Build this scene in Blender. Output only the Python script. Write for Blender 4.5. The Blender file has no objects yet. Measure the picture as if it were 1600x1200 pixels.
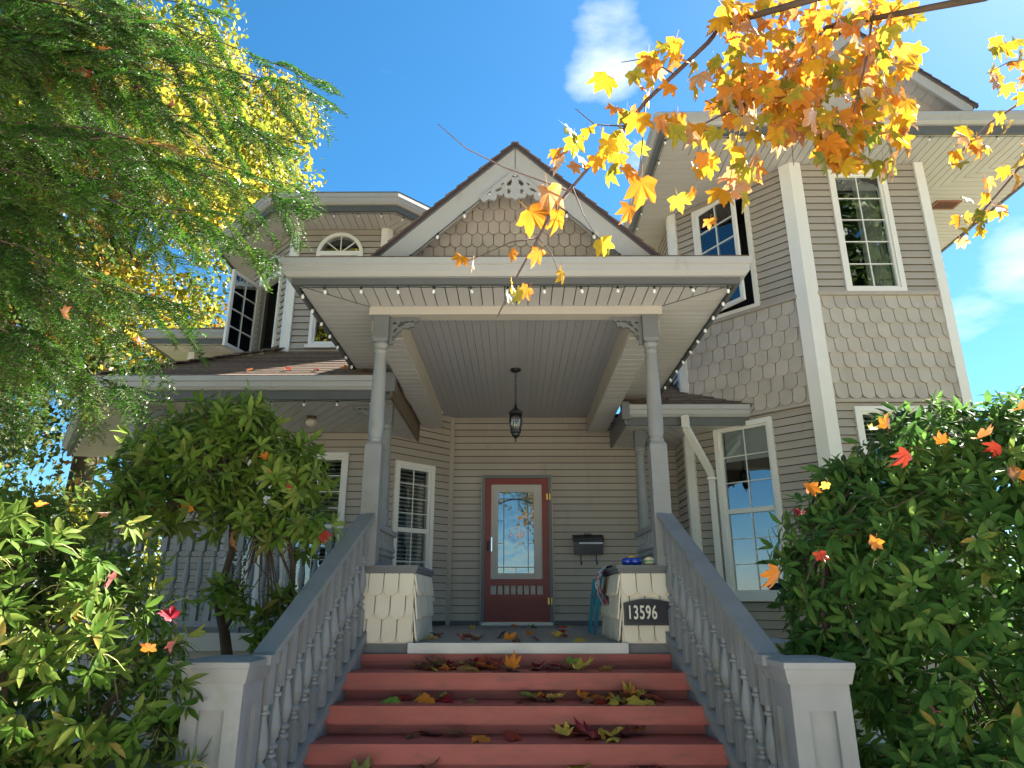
import bpy, bmesh, math, random
import numpy as np
from mathutils import Vector, Matrix
random.seed(7); rng = np.random.default_rng(7)
R = math.radians
scene = bpy.context.scene
COL = scene.collection

# ------------------------------------------------------------------ camera, sky, sun, exposure
EYE = 0.33                      # eye height above the porch floor (floor z = 0)
PITCH = R(17.58)
F = 1067.0                      # focal length in photo pixels (24 mm on 36 mm)
GROUND = -1.10
cam_d = bpy.data.cameras.new('Camera'); cam = bpy.data.objects.new('Camera', cam_d); COL.objects.link(cam)
cam_d.sensor_width = 36.0; cam_d.lens = 36.0 * F / 1600.0
cam_d.clip_start = 0.05; cam_d.clip_end = 3000
cam.location = (0, 0, EYE); cam.rotation_euler = (R(90) + PITCH, 0, R(0.32))
scene.camera = cam

SUN_EL, SUN_AZ = R(47), R(54)   # azimuth measured from +Y towards +X: the sun stands behind the house, to the right
world = bpy.data.worlds.new('World'); scene.world = world; world.use_nodes = True
wn = world.node_tree.nodes; wl = world.node_tree.links; wn.clear()
wo = wn.new('ShaderNodeOutputWorld'); bg = wn.new('ShaderNodeBackground'); sky = wn.new('ShaderNodeTexSky')
sky.sky_type = 'NISHITA'; sky.sun_disc = False; sky.sun_elevation = SUN_EL; sky.sun_rotation = SUN_AZ
sky.air_density = 1.0; sky.dust_density = 0.5; sky.ozone_density = 6.0; sky.altitude = 900
bg.inputs['Strength'].default_value = 0.05
tc = wn.new('ShaderNodeTexCoord'); mp = wn.new('ShaderNodeMapping'); mp.inputs['Scale'].default_value = (1, 1, 2.2)
mp.inputs['Location'].default_value = (0.35, 0.1, 0.0)
nz = wn.new('ShaderNodeTexNoise'); nz.inputs['Scale'].default_value = 2.6; nz.inputs['Detail'].default_value = 9; nz.inputs['Roughness'].default_value = .55
cr = wn.new('ShaderNodeValToRGB'); cr.color_ramp.elements[0].position = .60; cr.color_ramp.elements[1].position = .80
mixc = wn.new('ShaderNodeMix'); mixc.data_type = 'RGBA'
mixc.inputs['B'].default_value = (4.2, 4.45, 5.0, 1)
wl.new(tc.outputs['Generated'], mp.inputs['Vector']); wl.new(mp.outputs['Vector'], nz.inputs['Vector'])

def cloud_mask(x, y, c0, c1):
    u = (x - 806) / F; v = (600 - y) / F; d = Vector((u, math.cos(PITCH) - v * math.sin(PITCH), math.sin(PITCH) + v * math.cos(PITCH))).normalized()
    dt = wn.new('ShaderNodeVectorMath'); dt.operation = 'DOT_PRODUCT'; dt.inputs[1].default_value = d; wl.new(tc.outputs['Generated'], dt.inputs[0])
    m = wn.new('ShaderNodeMapRange'); m.inputs['From Min'].default_value = math.cos(R(c0)); m.inputs['From Max'].default_value = math.cos(R(c1)); m.inputs['To Max'].default_value = .17; wl.new(dt.outputs['Value'], m.inputs['Value']); return m.outputs['Result']
mA = cloud_mask(965, 78, 5, 0); mB = cloud_mask(1610, 385, 4, 0)
sA = wn.new('ShaderNodeMath'); wl.new(mA, sA.inputs[0]); wl.new(mB, sA.inputs[1]); sB = wn.new('ShaderNodeMath'); wl.new(sA.outputs[0], sB.inputs[0]); wl.new(nz.outputs['Fac'], sB.inputs[1])
wl.new(sB.outputs[0], cr.inputs['Fac']); wl.new(cr.outputs['Color'], mixc.inputs['Factor'])
hs = wn.new('ShaderNodeHueSaturation'); hs.inputs['Hue'].default_value = .487; hs.inputs['Saturation'].default_value = 1.2; hs.inputs['Value'].default_value = .70
wl.new(sky.outputs['Color'], hs.inputs['Color']); wl.new(hs.outputs['Color'], mixc.inputs['A']); wl.new(mixc.outputs['Result'], bg.inputs['Color'])
wl.new(bg.outputs['Background'], wo.inputs['Surface'])

sl = bpy.data.lights.new('Sun', 'SUN'); sun = bpy.data.objects.new('Sun', sl); COL.objects.link(sun)
sl.energy = 5.0; sl.angle = R(0.53); sl.color = (1.0, 0.93, 0.82)
sdir = Vector((math.sin(SUN_AZ) * math.cos(SUN_EL), math.cos(SUN_AZ) * math.cos(SUN_EL), math.sin(SUN_EL)))
sun.rotation_euler = sdir.to_track_quat('Z', 'Y').to_euler(); sun.location = (12, 10, 20)
scene.view_settings.view_transform = 'Standard'; scene.view_settings.look = 'None'
scene.view_settings.exposure = 2.85; scene.view_settings.gamma = 1.0; scene.view_settings.use_curve_mapping = False
scene.cycles.use_denoising = True; scene.cycles.max_bounces = 8; scene.cycles.transparent_max_bounces = 12

def px(x, y, Y):
    """photo pixel + distance Y (m in front of the camera) -> world point"""
    u = (x - 806) / F; v = (600 - y) / F
    dy = math.cos(PITCH) - v * math.sin(PITCH); dz = math.sin(PITCH) + v * math.cos(PITCH)
    return Vector((u * Y / dy, Y, EYE + dz * Y / dy))

# ------------------------------------------------------------------ materials
MATS = {}
def mat(name, col, rough=.6, var=.12, scale=6., bump=.15, bscale=40., spec=.35, dirt=None, dirt_scale=2.5, dirt_lo=.55, stretch=(1, 1, 1), metal=0.):
    if name in MATS: return MATS[name]
    m = bpy.data.materials.new(name); m.use_nodes = True; n = m.node_tree.nodes; l = m.node_tree.links
    b = n['Principled BSDF']; b.inputs['Roughness'].default_value = rough; b.inputs['Specular IOR Level'].default_value = spec
    b.inputs['Metallic'].default_value = metal
    tc = n.new('ShaderNodeTexCoord'); mp = n.new('ShaderNodeMapping'); mp.inputs['Scale'].default_value = stretch
    geo = n.new('ShaderNodeNewGeometry'); l.new(geo.outputs['Position'], mp.inputs['Vector'])
    nz = n.new('ShaderNodeTexNoise'); nz.inputs['Scale'].default_value = scale; nz.inputs['Detail'].default_value = 6
    l.new(mp.outputs['Vector'], nz.inputs['Vector'])
    oi = n.new('ShaderNodeObjectInfo')
    ad = n.new('ShaderNodeMath'); ad.operation = 'MULTIPLY_ADD'; ad.inputs[1].default_value = .5; l.new(oi.outputs['Random'], ad.inputs[0]); l.new(nz.outputs['Fac'], ad.inputs[2])
    mr = n.new('ShaderNodeMapRange'); mr.inputs['From Min'].default_value = .35; mr.inputs['From Max'].default_value = 1.15
    mr.inputs['To Min'].default_value = 1 - var; mr.inputs['To Max'].default_value = 1 + var; l.new(ad.outputs[0], mr.inputs['Value'])
    mx = n.new('ShaderNodeMix'); mx.data_type = 'RGBA'; mx.blend_type = 'MULTIPLY'; mx.inputs['Factor'].default_value = 1
    mx.inputs['A'].default_value = (*col, 1); l.new(mr.outputs['Result'], mx.inputs['B'])
    out = mx.outputs['Result']
    if dirt:
        n2 = n.new('ShaderNodeTexNoise'); n2.inputs['Scale'].default_value = dirt_scale; n2.inputs['Detail'].default_value = 8; n2.inputs['Roughness'].default_value = .65
        l.new(mp.outputs['Vector'], n2.inputs['Vector'])
        c2 = n.new('ShaderNodeMapRange'); c2.inputs['From Min'].default_value = dirt_lo; c2.inputs['From Max'].default_value = dirt_lo + .22; c2.inputs['To Max'].default_value = .75
        l.new(n2.outputs['Fac'], c2.inputs['Value'])
        m2 = n.new('ShaderNodeMix'); m2.data_type = 'RGBA'; m2.inputs['B'].default_value = (*dirt, 1)
        l.new(c2.outputs['Result'], m2.inputs['Factor']); l.new(out, m2.inputs['A']); out = m2.outputs['Result']
    l.new(out, b.inputs['Base Color'])
    if bump:
        n3 = n.new('ShaderNodeTexNoise'); n3.inputs['Scale'].default_value = bscale; n3.inputs['Detail'].default_value = 4
        l.new(mp.outputs['Vector'], n3.inputs['Vector'])
        bp = n.new('ShaderNodeBump'); bp.inputs['Strength'].default_value = bump; bp.inputs['Distance'].default_value = .004
        l.new(n3.outputs['Fac'], bp.inputs['Height']); l.new(bp.outputs['Normal'], b.inputs['Normal'])
    MATS[name] = m; return m

def leaf_mat(name, stops, attr=None, trans=.45, rough=.5, gloss=.12):
    """leaf colour picked from a ramp, per object or per leaf attribute"""
    m = bpy.data.materials.new(name); m.use_nodes = True; n = m.node_tree.nodes; l = m.node_tree.links; n.clear()
    o = n.new('ShaderNodeOutputMaterial')
    if attr:
        a = n.new('ShaderNodeAttribute'); a.attribute_name = attr; src = a.outputs['Fac']
    else:
        a = n.new('ShaderNodeObjectInfo'); src = a.outputs['Random']
    geo = n.new('ShaderNodeNewGeometry')
    nz = n.new('ShaderNodeTexNoise'); nz.inputs['Scale'].default_value = 28; nz.inputs['Detail'].default_value = 3; l.new(geo.outputs['Position'], nz.inputs['Vector'])
    ad = n.new('ShaderNodeMath'); ad.operation = 'MULTIPLY_ADD'; ad.inputs[1].default_value = .35; ad.inputs[2].default_value = -.175
    l.new(nz.outputs['Fac'], ad.inputs[0]); sm = n.new('ShaderNodeMath'); sm.operation = 'ADD'; l.new(src, sm.inputs[0]); l.new(ad.outputs[0], sm.inputs[1])
    r = n.new('ShaderNodeValToRGB'); cr = r.color_ramp
    while len(cr.elements) < len(stops): cr.elements.new(.5)
    for e, (p, c) in zip(cr.elements, stops): e.position = p; e.color = (*c, 1)
    l.new(sm.outputs[0], r.inputs['Fac'])
    d = n.new('ShaderNodeBsdfDiffuse'); t = n.new('ShaderNodeBsdfTranslucent'); g = n.new('ShaderNodeBsdfGlossy'); g.inputs['Roughness'].default_value = rough
    g.inputs['Color'].default_value = (.8, .8, .8, 1)
    l.new(r.outputs['Color'], d.inputs['Color']); l.new(r.outputs['Color'], t.inputs['Color'])
    m1 = n.new('ShaderNodeMixShader'); m1.inputs['Fac'].default_value = trans; l.new(d.outputs[0], m1.inputs[1]); l.new(t.outputs[0], m1.inputs[2])
    fr = n.new('ShaderNodeFresnel'); fr.inputs['IOR'].default_value = 1.35; ml = n.new('ShaderNodeMath'); ml.operation = 'MULTIPLY'; ml.inputs[1].default_value = gloss * 3
    l.new(fr.outputs[0], ml.inputs[0])
    m2 = n.new('ShaderNodeMixShader'); l.new(ml.outputs[0], m2.inputs['Fac']); l.new(m1.outputs[0], m2.inputs[1]); l.new(g.outputs[0], m2.inputs[2])
    l.new(m2.outputs[0], o.inputs['Surface']); return m

def glass_mat(name, tint=(.8, .85, .85), base=.07, wave=.12, wscale=1.7):
    m = bpy.data.materials.new(name); m.use_nodes = True; n = m.node_tree.nodes; l = m.node_tree.links; n.clear()
    o = n.new('ShaderNodeOutputMaterial'); t = n.new('ShaderNodeBsdfTransparent'); t.inputs['Color'].default_value = (*tint, 1)
    g = n.new('ShaderNodeBsdfGlossy'); g.inputs['Roughness'].default_value = .01; g.inputs['Color'].default_value = (.9, .92, .95, 1)
    fr = n.new('ShaderNodeFresnel'); fr.inputs['IOR'].default_value = 1.5
    geo = n.new('ShaderNodeNewGeometry'); nz = n.new('ShaderNodeTexNoise'); nz.inputs['Scale'].default_value = wscale; l.new(geo.outputs['Position'], nz.inputs['Vector'])
    bp = n.new('ShaderNodeBump'); bp.inputs['Strength'].default_value = wave; bp.inputs['Distance'].default_value = .02; l.new(nz.outputs['Fac'], bp.inputs['Height']); l.new(bp.outputs[0], g.inputs['Normal'])
    ad = n.new('ShaderNodeMath'); ad.inputs[1].default_value = base; l.new(fr.outputs[0], ad.inputs[0])
    mx = n.new('ShaderNodeMixShader'); l.new(ad.outputs[0], mx.inputs['Fac']); l.new(t.outputs[0], mx.inputs[1]); l.new(g.outputs[0], mx.inputs[2])
    l.new(mx.outputs[0], o.inputs['Surface']); return m

SHEATH_SHADE = mat('sheathing_lap_shade', (.05, .045, .04), .9, .1, bump=0)  # sheathing behind the boards; its dark colour also paints in lap and groove shadows
TAN = mat('siding_tan', (.385, .34, .292), .55, .10, 3., .08, 60, dirt=(.27, .235, .19), dirt_lo=.60, dirt_scale=5, stretch=(1, 1, .22))
SHG = mat('shingle_tan', (.455, .405, .35), .6, .14, 5., .12, 50)
CREAM = mat('shingle_cream', (.70, .63, .50), .6, .06, 5., .12, 50)
WHITE = mat('white_trim', (.74, .72, .68), .45, .05, 4., .05, dirt=(.45, .42, .36), dirt_lo=.68)
GREY = mat('grey_paint', (.14, .145, .148), .5, .10, 4., .12, 30, dirt=(.13, .14, .13), dirt_lo=.6)
GREYR = mat('grey_rail_paint', (.22, .225, .225), .5, .14, 5., .2, 30, dirt=(.135, .15, .10), dirt_lo=.55, dirt_scale=3)
GUT = mat('gutter_aluminium', (.37, .368, .365), .4, .05, 3., .03, dirt=(.22, .21, .16), dirt_lo=.60, stretch=(1, 1, .25), dirt_scale=5)
DGREY = mat('dark_fascia', (.10, .105, .11), .5, .1)
SOF = mat('soffit_vinyl', (.47, .455, .45), .5, .05, 3., .03)
CEIL = mat('porch_ceiling', (.33, .33, .345), .5, .05, 3., .03)
BEAM = mat('beam_paint', (.43, .395, .345), .5, .06)
ROOF = mat('roof_shingle', (.15, .11, .085), .9, .45, 18., .9, 90, dirt=(.10, .11, .05), dirt_lo=.56, dirt_scale=4)
RED = mat('step_red', (.36, .095, .074), .55, .3, 5., .2, 25, dirt=(.20, .085, .07), dirt_lo=.5, dirt_scale=7, stretch=(.5, 2, 2))
DOORR = mat('door_red', (.22, .04, .032), .4, .06)
DOORG = mat('door_panel_grey', (.47, .44, .40), .45, .05)
FLOORM = mat('porch_floor_paint', (.25, .255, .255), .5, .15, 3., .1, dirt=(.14, .13, .11), dirt_lo=.55)
SLAB = mat('slab_edge', (.62, .60, .56), .7, .12, 5., .2, dirt=(.3, .28, .22), dirt_lo=.6)
BLACK = mat('black_metal', (.012, .012, .016), .4, .1, spec=.5)
BRASS = mat('brass', (.55, .36, .12), .35, .1, metal=1.)
ROOM_SHADE = mat('room_shade', (.02, .02, .022), .9, .2, bump=0)  # shade of an unlit room put into the colour
BLIND = mat('blind_slat', (.68, .66, .63), .5, .04, bump=0)
CURT = mat('curtain', (.68, .64, .56), .8, .1, 20, .2, 8, stretch=(12, 12, .3))
GLASS = glass_mat('window_glass'); GLASS2 = glass_mat('pale_glass', (.6, .62, .62), .4)
BARK = mat('bark', (.085, .06, .042), .9, .35, 12, .8, 40)
TWIG = mat('twig_bark', (.10, .065, .06), .8, .3, 20, .4, 80)
GREENW = mat('green_wire', (.012, .03, .022), .6, .2)
BULB = mat('clear_bulb', (.75, .75, .72), .1, .05, spec=.8, bump=0)

# ------------------------------------------------------------------ mesh helpers
class MB:
    def __init__(s): s.v = []; s.f = []
    def add(s, vs, fs):
        k = len(s.v); s.v += [tuple(p) for p in vs]; s.f += [tuple(i + k for i in f) for f in fs]; return s
    def box(s, x0, x1, y0, y1, z0, z1):
        return s.add([(x0, y0, z0), (x1, y0, z0), (x1, y1, z0), (x0, y1, z0), (x0, y0, z1), (x1, y0, z1), (x1, y1, z1), (x0, y1, z1)],
                     [(3, 2, 1, 0), (4, 5, 6, 7), (0, 1, 5, 4), (1, 2, 6, 5), (2, 3, 7, 6), (3, 0, 4, 7)])
    def frustum(s, cx, cy, z0, z1, a0, b0, a1, b1):
        return s.add([(cx - a0, cy - b0, z0), (cx + a0, cy - b0, z0), (cx + a0, cy + b0, z0), (cx - a0, cy + b0, z0),
                      (cx - a1, cy - b1, z1), (cx + a1, cy - b1, z1), (cx + a1, cy + b1, z1), (cx - a1, cy + b1, z1)],
                     [(3, 2, 1, 0), (4, 5, 6, 7), (0, 1, 5, 4), (1, 2, 6, 5), (2, 3, 7, 6), (3, 0, 4, 7)])
    def prism(s, front, back):
        """two matching vertex loops joined"""
        n = len(front)
        return s.add(list(front) + list(back), [tuple(range(n)), tuple(range(2 * n - 1, n - 1, -1))] + [((i + 1) % n, i, n + i, n + (i + 1) % n) for i in range(n)])
    def beam(s, a, b, w, h, up=(0, 0, 1)):
        a = Vector(a); b = Vector(b); d = (b - a).normalized(); sd = d.cross(Vector(up)).normalized(); u = sd.cross(d)
        L = lambda p: [p - sd * w / 2 - u * h / 2, p + sd * w / 2 - u * h / 2, p + sd * w / 2 + u * h / 2, p - sd * w / 2 + u * h / 2]
        return s.prism(L(a), L(b))
    def tube(s, pts, rad, n=6):
        pts = [Vector(p) for p in pts]
        if not hasattr(rad, '__len__'): rad = [rad] * len(pts)
        k = len(s.v); ref = Vector((0, 0, 1))
        for i, p in enumerate(pts):
            d = (pts[min(i + 1, len(pts) - 1)] - pts[max(i - 1, 0)])
            d = d.normalized() if d.length > 1e-9 else Vector((0, 0, 1))
            r0 = ref if abs(d.dot(ref)) < .95 else Vector((1, 0, 0))
            a = d.cross(r0).normalized(); b = d.cross(a)
            for j in range(n):
                t = 2 * math.pi * j / n; s.v.append(tuple(p + (a * math.cos(t) + b * math.sin(t)) * rad[i]))
        for i in range(len(pts) - 1):
            for j in range(n):
                s.f.append((k + i * n + j, k + i * n + (j + 1) % n, k + (i + 1) * n + (j + 1) % n, k + (i + 1) * n + j))
        s.f.append(tuple(k + j for j in range(n - 1, -1, -1))); e = k + (len(pts) - 1) * n; s.f.append(tuple(e + j for j in range(n)))
        return s
    def lathe(s, prof, c=(0, 0, 0), n=12):
        k = len(s.v)
        for r, z in prof:
            for j in range(n):
                t = 2 * math.pi * (j + .5) / n; s.v.append((c[0] + r * math.cos(t), c[1] + r * math.sin(t), c[2] + z))
        m = len(prof)
        for i in range(m - 1):
            for j in range(n):
                s.f.append((k + i * n + j, k + i * n + (j + 1) % n, k + (i + 1) * n + (j + 1) % n, k + (i + 1) * n + j))
        s.f.append(tuple(k + j for j in range(n - 1, -1, -1))); s.f.append(tuple(k + (m - 1) * n + j for j in range(n)))
        return s
    def sweep(s, prof, path, z, right=True):
        """profile (out, up) swept along a horizontal path with mitred corners; out is to the right of travel seen from above (outside)"""
        P = [Vector((p[0], p[1])) for p in path]; m = len(prof); k = len(s.v)
        for i, p in enumerate(P):
            ns = []
            if i > 0: d = (p - P[i - 1]).normalized(); ns.append(Vector((d.y, -d.x)))
            if i < len(P) - 1: d = (P[i + 1] - p).normalized(); ns.append(Vector((d.y, -d.x)))
            if len(ns) == 2:
                b = (ns[0] + ns[1]).normalized(); b = b / max(.3, b.dot(ns[0]))
            else: b = ns[0]
            for o, u in prof: s.v.append((p.x + b.x * o, p.y + b.y * o, z + u))
        for i in range(len(P) - 1):
            for j in range(m):
                s.f.append((k + i * m + j, k + (i + 1) * m + j, k + (i + 1) * m + (j + 1) % m, k + i * m + (j + 1) % m))
        s.f.append(tuple(k + j for j in range(m))); s.f.append(tuple(k + (len(P) - 1) * m + j for j in range(m - 1, -1, -1)))
        return s
    def mesh(s, name, smooth=False):
        me = bpy.data.meshes.new(name); me.from_pydata(s.v, [], s.f)
        bm = bmesh.new(); bm.from_mesh(me); bmesh.ops.recalc_face_normals(bm, faces=bm.faces); bm.to_mesh(me); bm.free()
        if smooth:
            me.polygons.foreach_set('use_smooth', [True] * len(me.polygons))
        return me

def wpos(o):
    p = Vector((0, 0, 0)); q = o
    while q is not None: p = p + q.location; q = q.parent
    return p
def link(name, me, m, parent=None, loc=None, rotz=0., smooth_angle=None):
    """loc is in the parent's own coordinates"""
    o = bpy.data.objects.new(name, me); COL.objects.link(o)
    if me is not None and m is not None and not me.materials: me.materials.append(m)
    if parent is not None: o.parent = parent
    if loc is not None: o.location = loc
    o.rotation_euler = (0, 0, rotz); return o
def part(name, mb, m, parent, smooth=False):
    """mb in world coordinates; parent unrotated"""
    off = wpos(parent) if parent is not None else Vector((0, 0, 0))
    mb.v = [(x - off.x, y - off.y, z - off.z) for x, y, z in mb.v]
    return link(name, mb.mesh(name, smooth), m, parent)
def lpart(name, mb, m, parent, smooth=False):
    """mb already in the parent's own coordinates"""
    return link(name, mb.mesh(name, smooth), m, parent)
def tag(o, label, cat, group=None, kind=None):
    if label: o['label'] = label
    if cat: o['category'] = cat
    if group: o['group'] = group
    if kind: o['kind'] = kind
    return o
def thing(name, loc, label, cat, group=None, rotz=0.):
    o = bpy.data.objects.new(name, None); COL.objects.link(o); o.location = loc; o.rotation_euler = (0, 0, rotz); o.empty_display_size = .2
    return tag(o, label, cat, group)

def clip(poly, a, b, c):
    """keep the part of a 2D polygon where a*x + b*y <= c"""
    out = []; n = len(poly)
    for i in range(n):
        p, q = poly[i], poly[(i + 1) % n]; dp = a * p[0] + b * p[1] - c; dq = a * q[0] + b * q[1] - c
        if dp <= 0: out.append(p)
        if (dp < 0 < dq) or (dq < 0 < dp):
            t = dp / (dp - dq); out.append((p[0] + (q[0] - p[0]) * t, p[1] + (q[1] - p[1]) * t))
    return out
def strips(poly, width, axis, gap=.004, start=None):
    """cut a convex polygon into strips; axis 0: strips stacked along x, 1: along y"""
    lo = min(p[axis] for p in poly); hi = max(p[axis] for p in poly); s = lo if start is None else start; out = []
    while s < hi - 1e-4:
        e = s + width; A = (1, 0) if axis == 0 else (0, 1)
        q = clip(poly, A[0], A[1], e - gap / 2); q = clip(q, -A[0], -A[1], -(s + gap / 2)) if q else q
        if len(q) >= 3:
            ar = abs(sum(q[i][0] * q[(i + 1) % len(q)][1] - q[(i + 1) % len(q)][0] * q[i][1] for i in range(len(q)))) / 2
            if ar > 2e-4: out.append((s, e, q))
        s = e
    return out

# ------------------------------------------------------------------ ground
g = MB(); N = 40
xs = [-400, -120, -50, -25, -14, -8, -5, -3, -2, 2, 3, 5, 8, 14, 25, 50, 120, 400]; ys = [-400, -100, -40, -15, -6, -2, 1, 3, 4.2, 6, 9, 14, 25, 50, 120, 400]
g.add([(x, y, GROUND) for y in ys for x in xs], [(j * len(xs) + i, j * len(xs) + i + 1, (j + 1) * len(xs) + i + 1, (j + 1) * len(xs) + i) for j in range(len(ys) - 1) for i in range(len(xs) - 1)])
SOIL = mat('soil_grass', (.07, .075, .03), .9, .5, 3., .8, 25, dirt=(.09, .065, .04), dirt_lo=.48)
tag(link('ground', g.mesh('ground'), SOIL), None, None, kind='structure')
PAVE = mat('concrete_path', (.46, .44, .40), .85, .15, 4., .3, 60, dirt=(.2, .19, .16), dirt_lo=.55)
pv = MB().box(-9, 9, -6.0, 2.2, GROUND - .05, GROUND + .03); tag(link('bounce_forecourt', pv.mesh('bounce_forecourt'), PAVE), None, None, kind='structure')  # unseen pale slab, added to bounce sunlight onto the facade
pv = MB().box(-1.9, 1.95, 2.2, 4.28, GROUND - .05, GROUND + .034); tag(link('front_path', pv.mesh('front_path'), PAVE), None, None, kind='structure')
pv = MB().box(-40, 40, -18.0, -6.0, GROUND - .05, GROUND + .025); tag(link('bounce_driveway', pv.mesh('bounce_driveway'), PAVE), None, None, kind='structure')  # out-of-view paving, also added as a sunlit reflector for the house front

# ------------------------------------------------------------------ house
house = thing('house', (0, 9.0, GROUND), 'two-storey tan clapboard house with corner turret, entry portico and scalloped shingles', 'house')
HW = wpos(house)
def hpart(name, mb, m, smooth=False): return part(name, mb, m, house, smooth)

SH_CACHE = {}
def shingle_mesh(w, h, kind, m):
    """fish-scale shingle, local x across, z up from the top of the rounding, outward -y; kind full / left half / right half"""
    key = (round(w, 4), round(h, 4), kind, m.name)
    if key in SH_CACHE: return SH_CACHE[key]
    hw = w / 2 - .0046; r = hw; pts = []
    nA = 10
    if kind == 'full': pts = [(-hw, h)] + [(-hw * math.cos(math.pi * i / nA), -r * .92 * math.sin(math.pi * i / nA)) for i in range(nA + 1)] + [(hw, h)]
    elif kind == 'left': pts = [(0, h), (0, -r * .92)] + [(hw * math.cos(math.pi / 2 - math.pi / 2 * i / 5), -r * .92 * math.sin(math.pi / 2 - math.pi / 2 * i / 5)) for i in range(1, 6)] + [(hw, h)]
    else: pts = [(-hw, h)] + [(-hw * math.cos(math.pi / 2 * i / 5), -r * .92 * math.sin(math.pi / 2 * i / 5)) for i in range(6)] + [(0, h)]
    zb = min(p[1] for p in pts)
    yo = lambda z: -(.005 + .032 * (h - z) / (h - zb))
    mb = MB().prism([(x, yo(z), z) for x, z in pts], [(x, yo(z) + .014, z) for x, z in pts])
    me = mb.mesh('shingle'); me.materials.append(m); SH_CACHE[key] = me; return me

def shingles(parent, L, z0, z1, wt, expo, m, umin=0.):
    """rows of fish-scale shingles on a wall's face (wall-local coordinates)"""
    n = max(2, round(L / wt)); w = L / n; rows = max(1, round((z1 - z0) / expo)); e = (z1 - z0) / rows; c = 0
    lpart('starter_strip', MB().box(umin, umin + L, -.006, .002, z0, z0 + w * .6), m, parent)
    for r in range(rows):
        zb = z0 + r * e + w * .45          # the point where the rounding starts
        h = min(e * 1.12, z1 - zb - .001) if r == rows - 1 else e * 1.12
        y = -.002 - .0006 * r
        if r % 2 == 0:
            for i in range(n): link('shingle', shingle_mesh(w, h, 'full', m), m, parent, (umin + (i + .5) * w, y, zb)); c += 1
        else:
            link('shingle', shingle_mesh(w, h, 'left', m), m, parent, (umin, y, zb)); link('shingle', shingle_mesh(w, h, 'right', m), m, parent, (umin + L, y, zb)); c += 2
            for i in range(1, n): link('shingle', shingle_mesh(w, h, 'full', m), m, parent, (umin + i * w, y, zb)); c += 1
    return c

RJ = random.Random(3)
def siding(parent, L, z0, z1, holes, m=None, expo=.1, u0=0., u1=None, name='siding_board'):
    m = m or TAN; u1 = L if u1 is None else u1
    rows = round((z1 - z0) / expo); e = (z1 - z0) / rows
    for r in range(rows):
        a, b = z0 + r * e, z0 + (r + 1) * e
        segs = [(u0, u1, a, b)]
        for (h0, h1, ha, hb) in holes:
            ns = []
            for (s0, s1, sa, sb) in segs:
                if hb <= sa or ha >= sb or h1 <= s0 or h0 >= s1: ns.append((s0, s1, sa, sb)); continue
                if h0 - s0 > .01: ns.append((s0, h0, sa, sb))
                if s1 - h1 > .01: ns.append((h1, s1, sa, sb))
                c0, c1 = max(s0, h0), min(s1, h1)
                if sb - hb > .012: ns.append((c0, c1, hb, sb))
                if ha - sa > .012: ns.append((c0, c1, sa, ha))
            segs = ns
        sg_ = []
        for (s0, s1, sa, sb) in segs:      # butt joints in long boards
            if s1 - s0 > 1.0 and RJ.random() < .45:
                c_ = RJ.uniform(s0 + .25, s1 - .25); sg_ += [(s0, c_ - .0015, sa, sb), (c_ + .0015, s1, sa, sb)]
            else: sg_.append((s0, s1, sa, sb))
        for (s0, s1, sa, sb) in sg_:
            st = sb - (.007 if sb == b else 0); yo = lambda z: -(.003 + .021 * (b - z) / (b - a))
            mb = MB().prism([(s0, yo(sa), sa), (s1, yo(sa), sa), (s1, yo(sb), st), (s0, yo(sb), st)], [(s0, .002, sa + .004), (s1, .002, sa + .004), (s1, .002, st), (s0, .002, st)])
            lpart(name, mb, m, parent)

def wall(p0, p1, z0, z1, holes=(), zones=(), thick=.12, name='wall'):
    """wall from p0 to p1 (left to right seen from outside); holes (u0,u1,z0,z1); zones (kind,z0,z1,[width,expo,material])"""
    p0 = Vector(p0); p1 = Vector(p1); L = (p1 - p0).length; ang = math.atan2(p1.y - p0.y, p1.x - p0.x)
    mb = MB(); us = sorted({0., L} | {h[0] for h in holes} | {h[1] for h in holes})
    for a, b in zip(us[:-1], us[1:]):
        zs = [(z0, z1)]
        for h in holes:
            if h[0] < b - 1e-5 and h[1] > a + 1e-5:
                nz_ = []
                for (s, t) in zs:
                    if h[3] <= s or h[2] >= t: nz_.append((s, t)); continue
                    if h[2] > s: nz_.append((s, h[2]))
                    if h[3] < t: nz_.append((h[3], t))
                zs = nz_
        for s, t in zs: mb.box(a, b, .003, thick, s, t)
    w = link(name, mb.mesh(name), SHEATH_SHADE, house, Vector((p0.x, p0.y, 0)) - HW, ang)
    for zn in zones:
        if zn[0] == 'siding': siding(w, L, zn[1], zn[2], holes)
        else: shingles(w, L, zn[1], zn[2], zn[3], zn[4], zn[5])
    return w, L, ang

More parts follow.
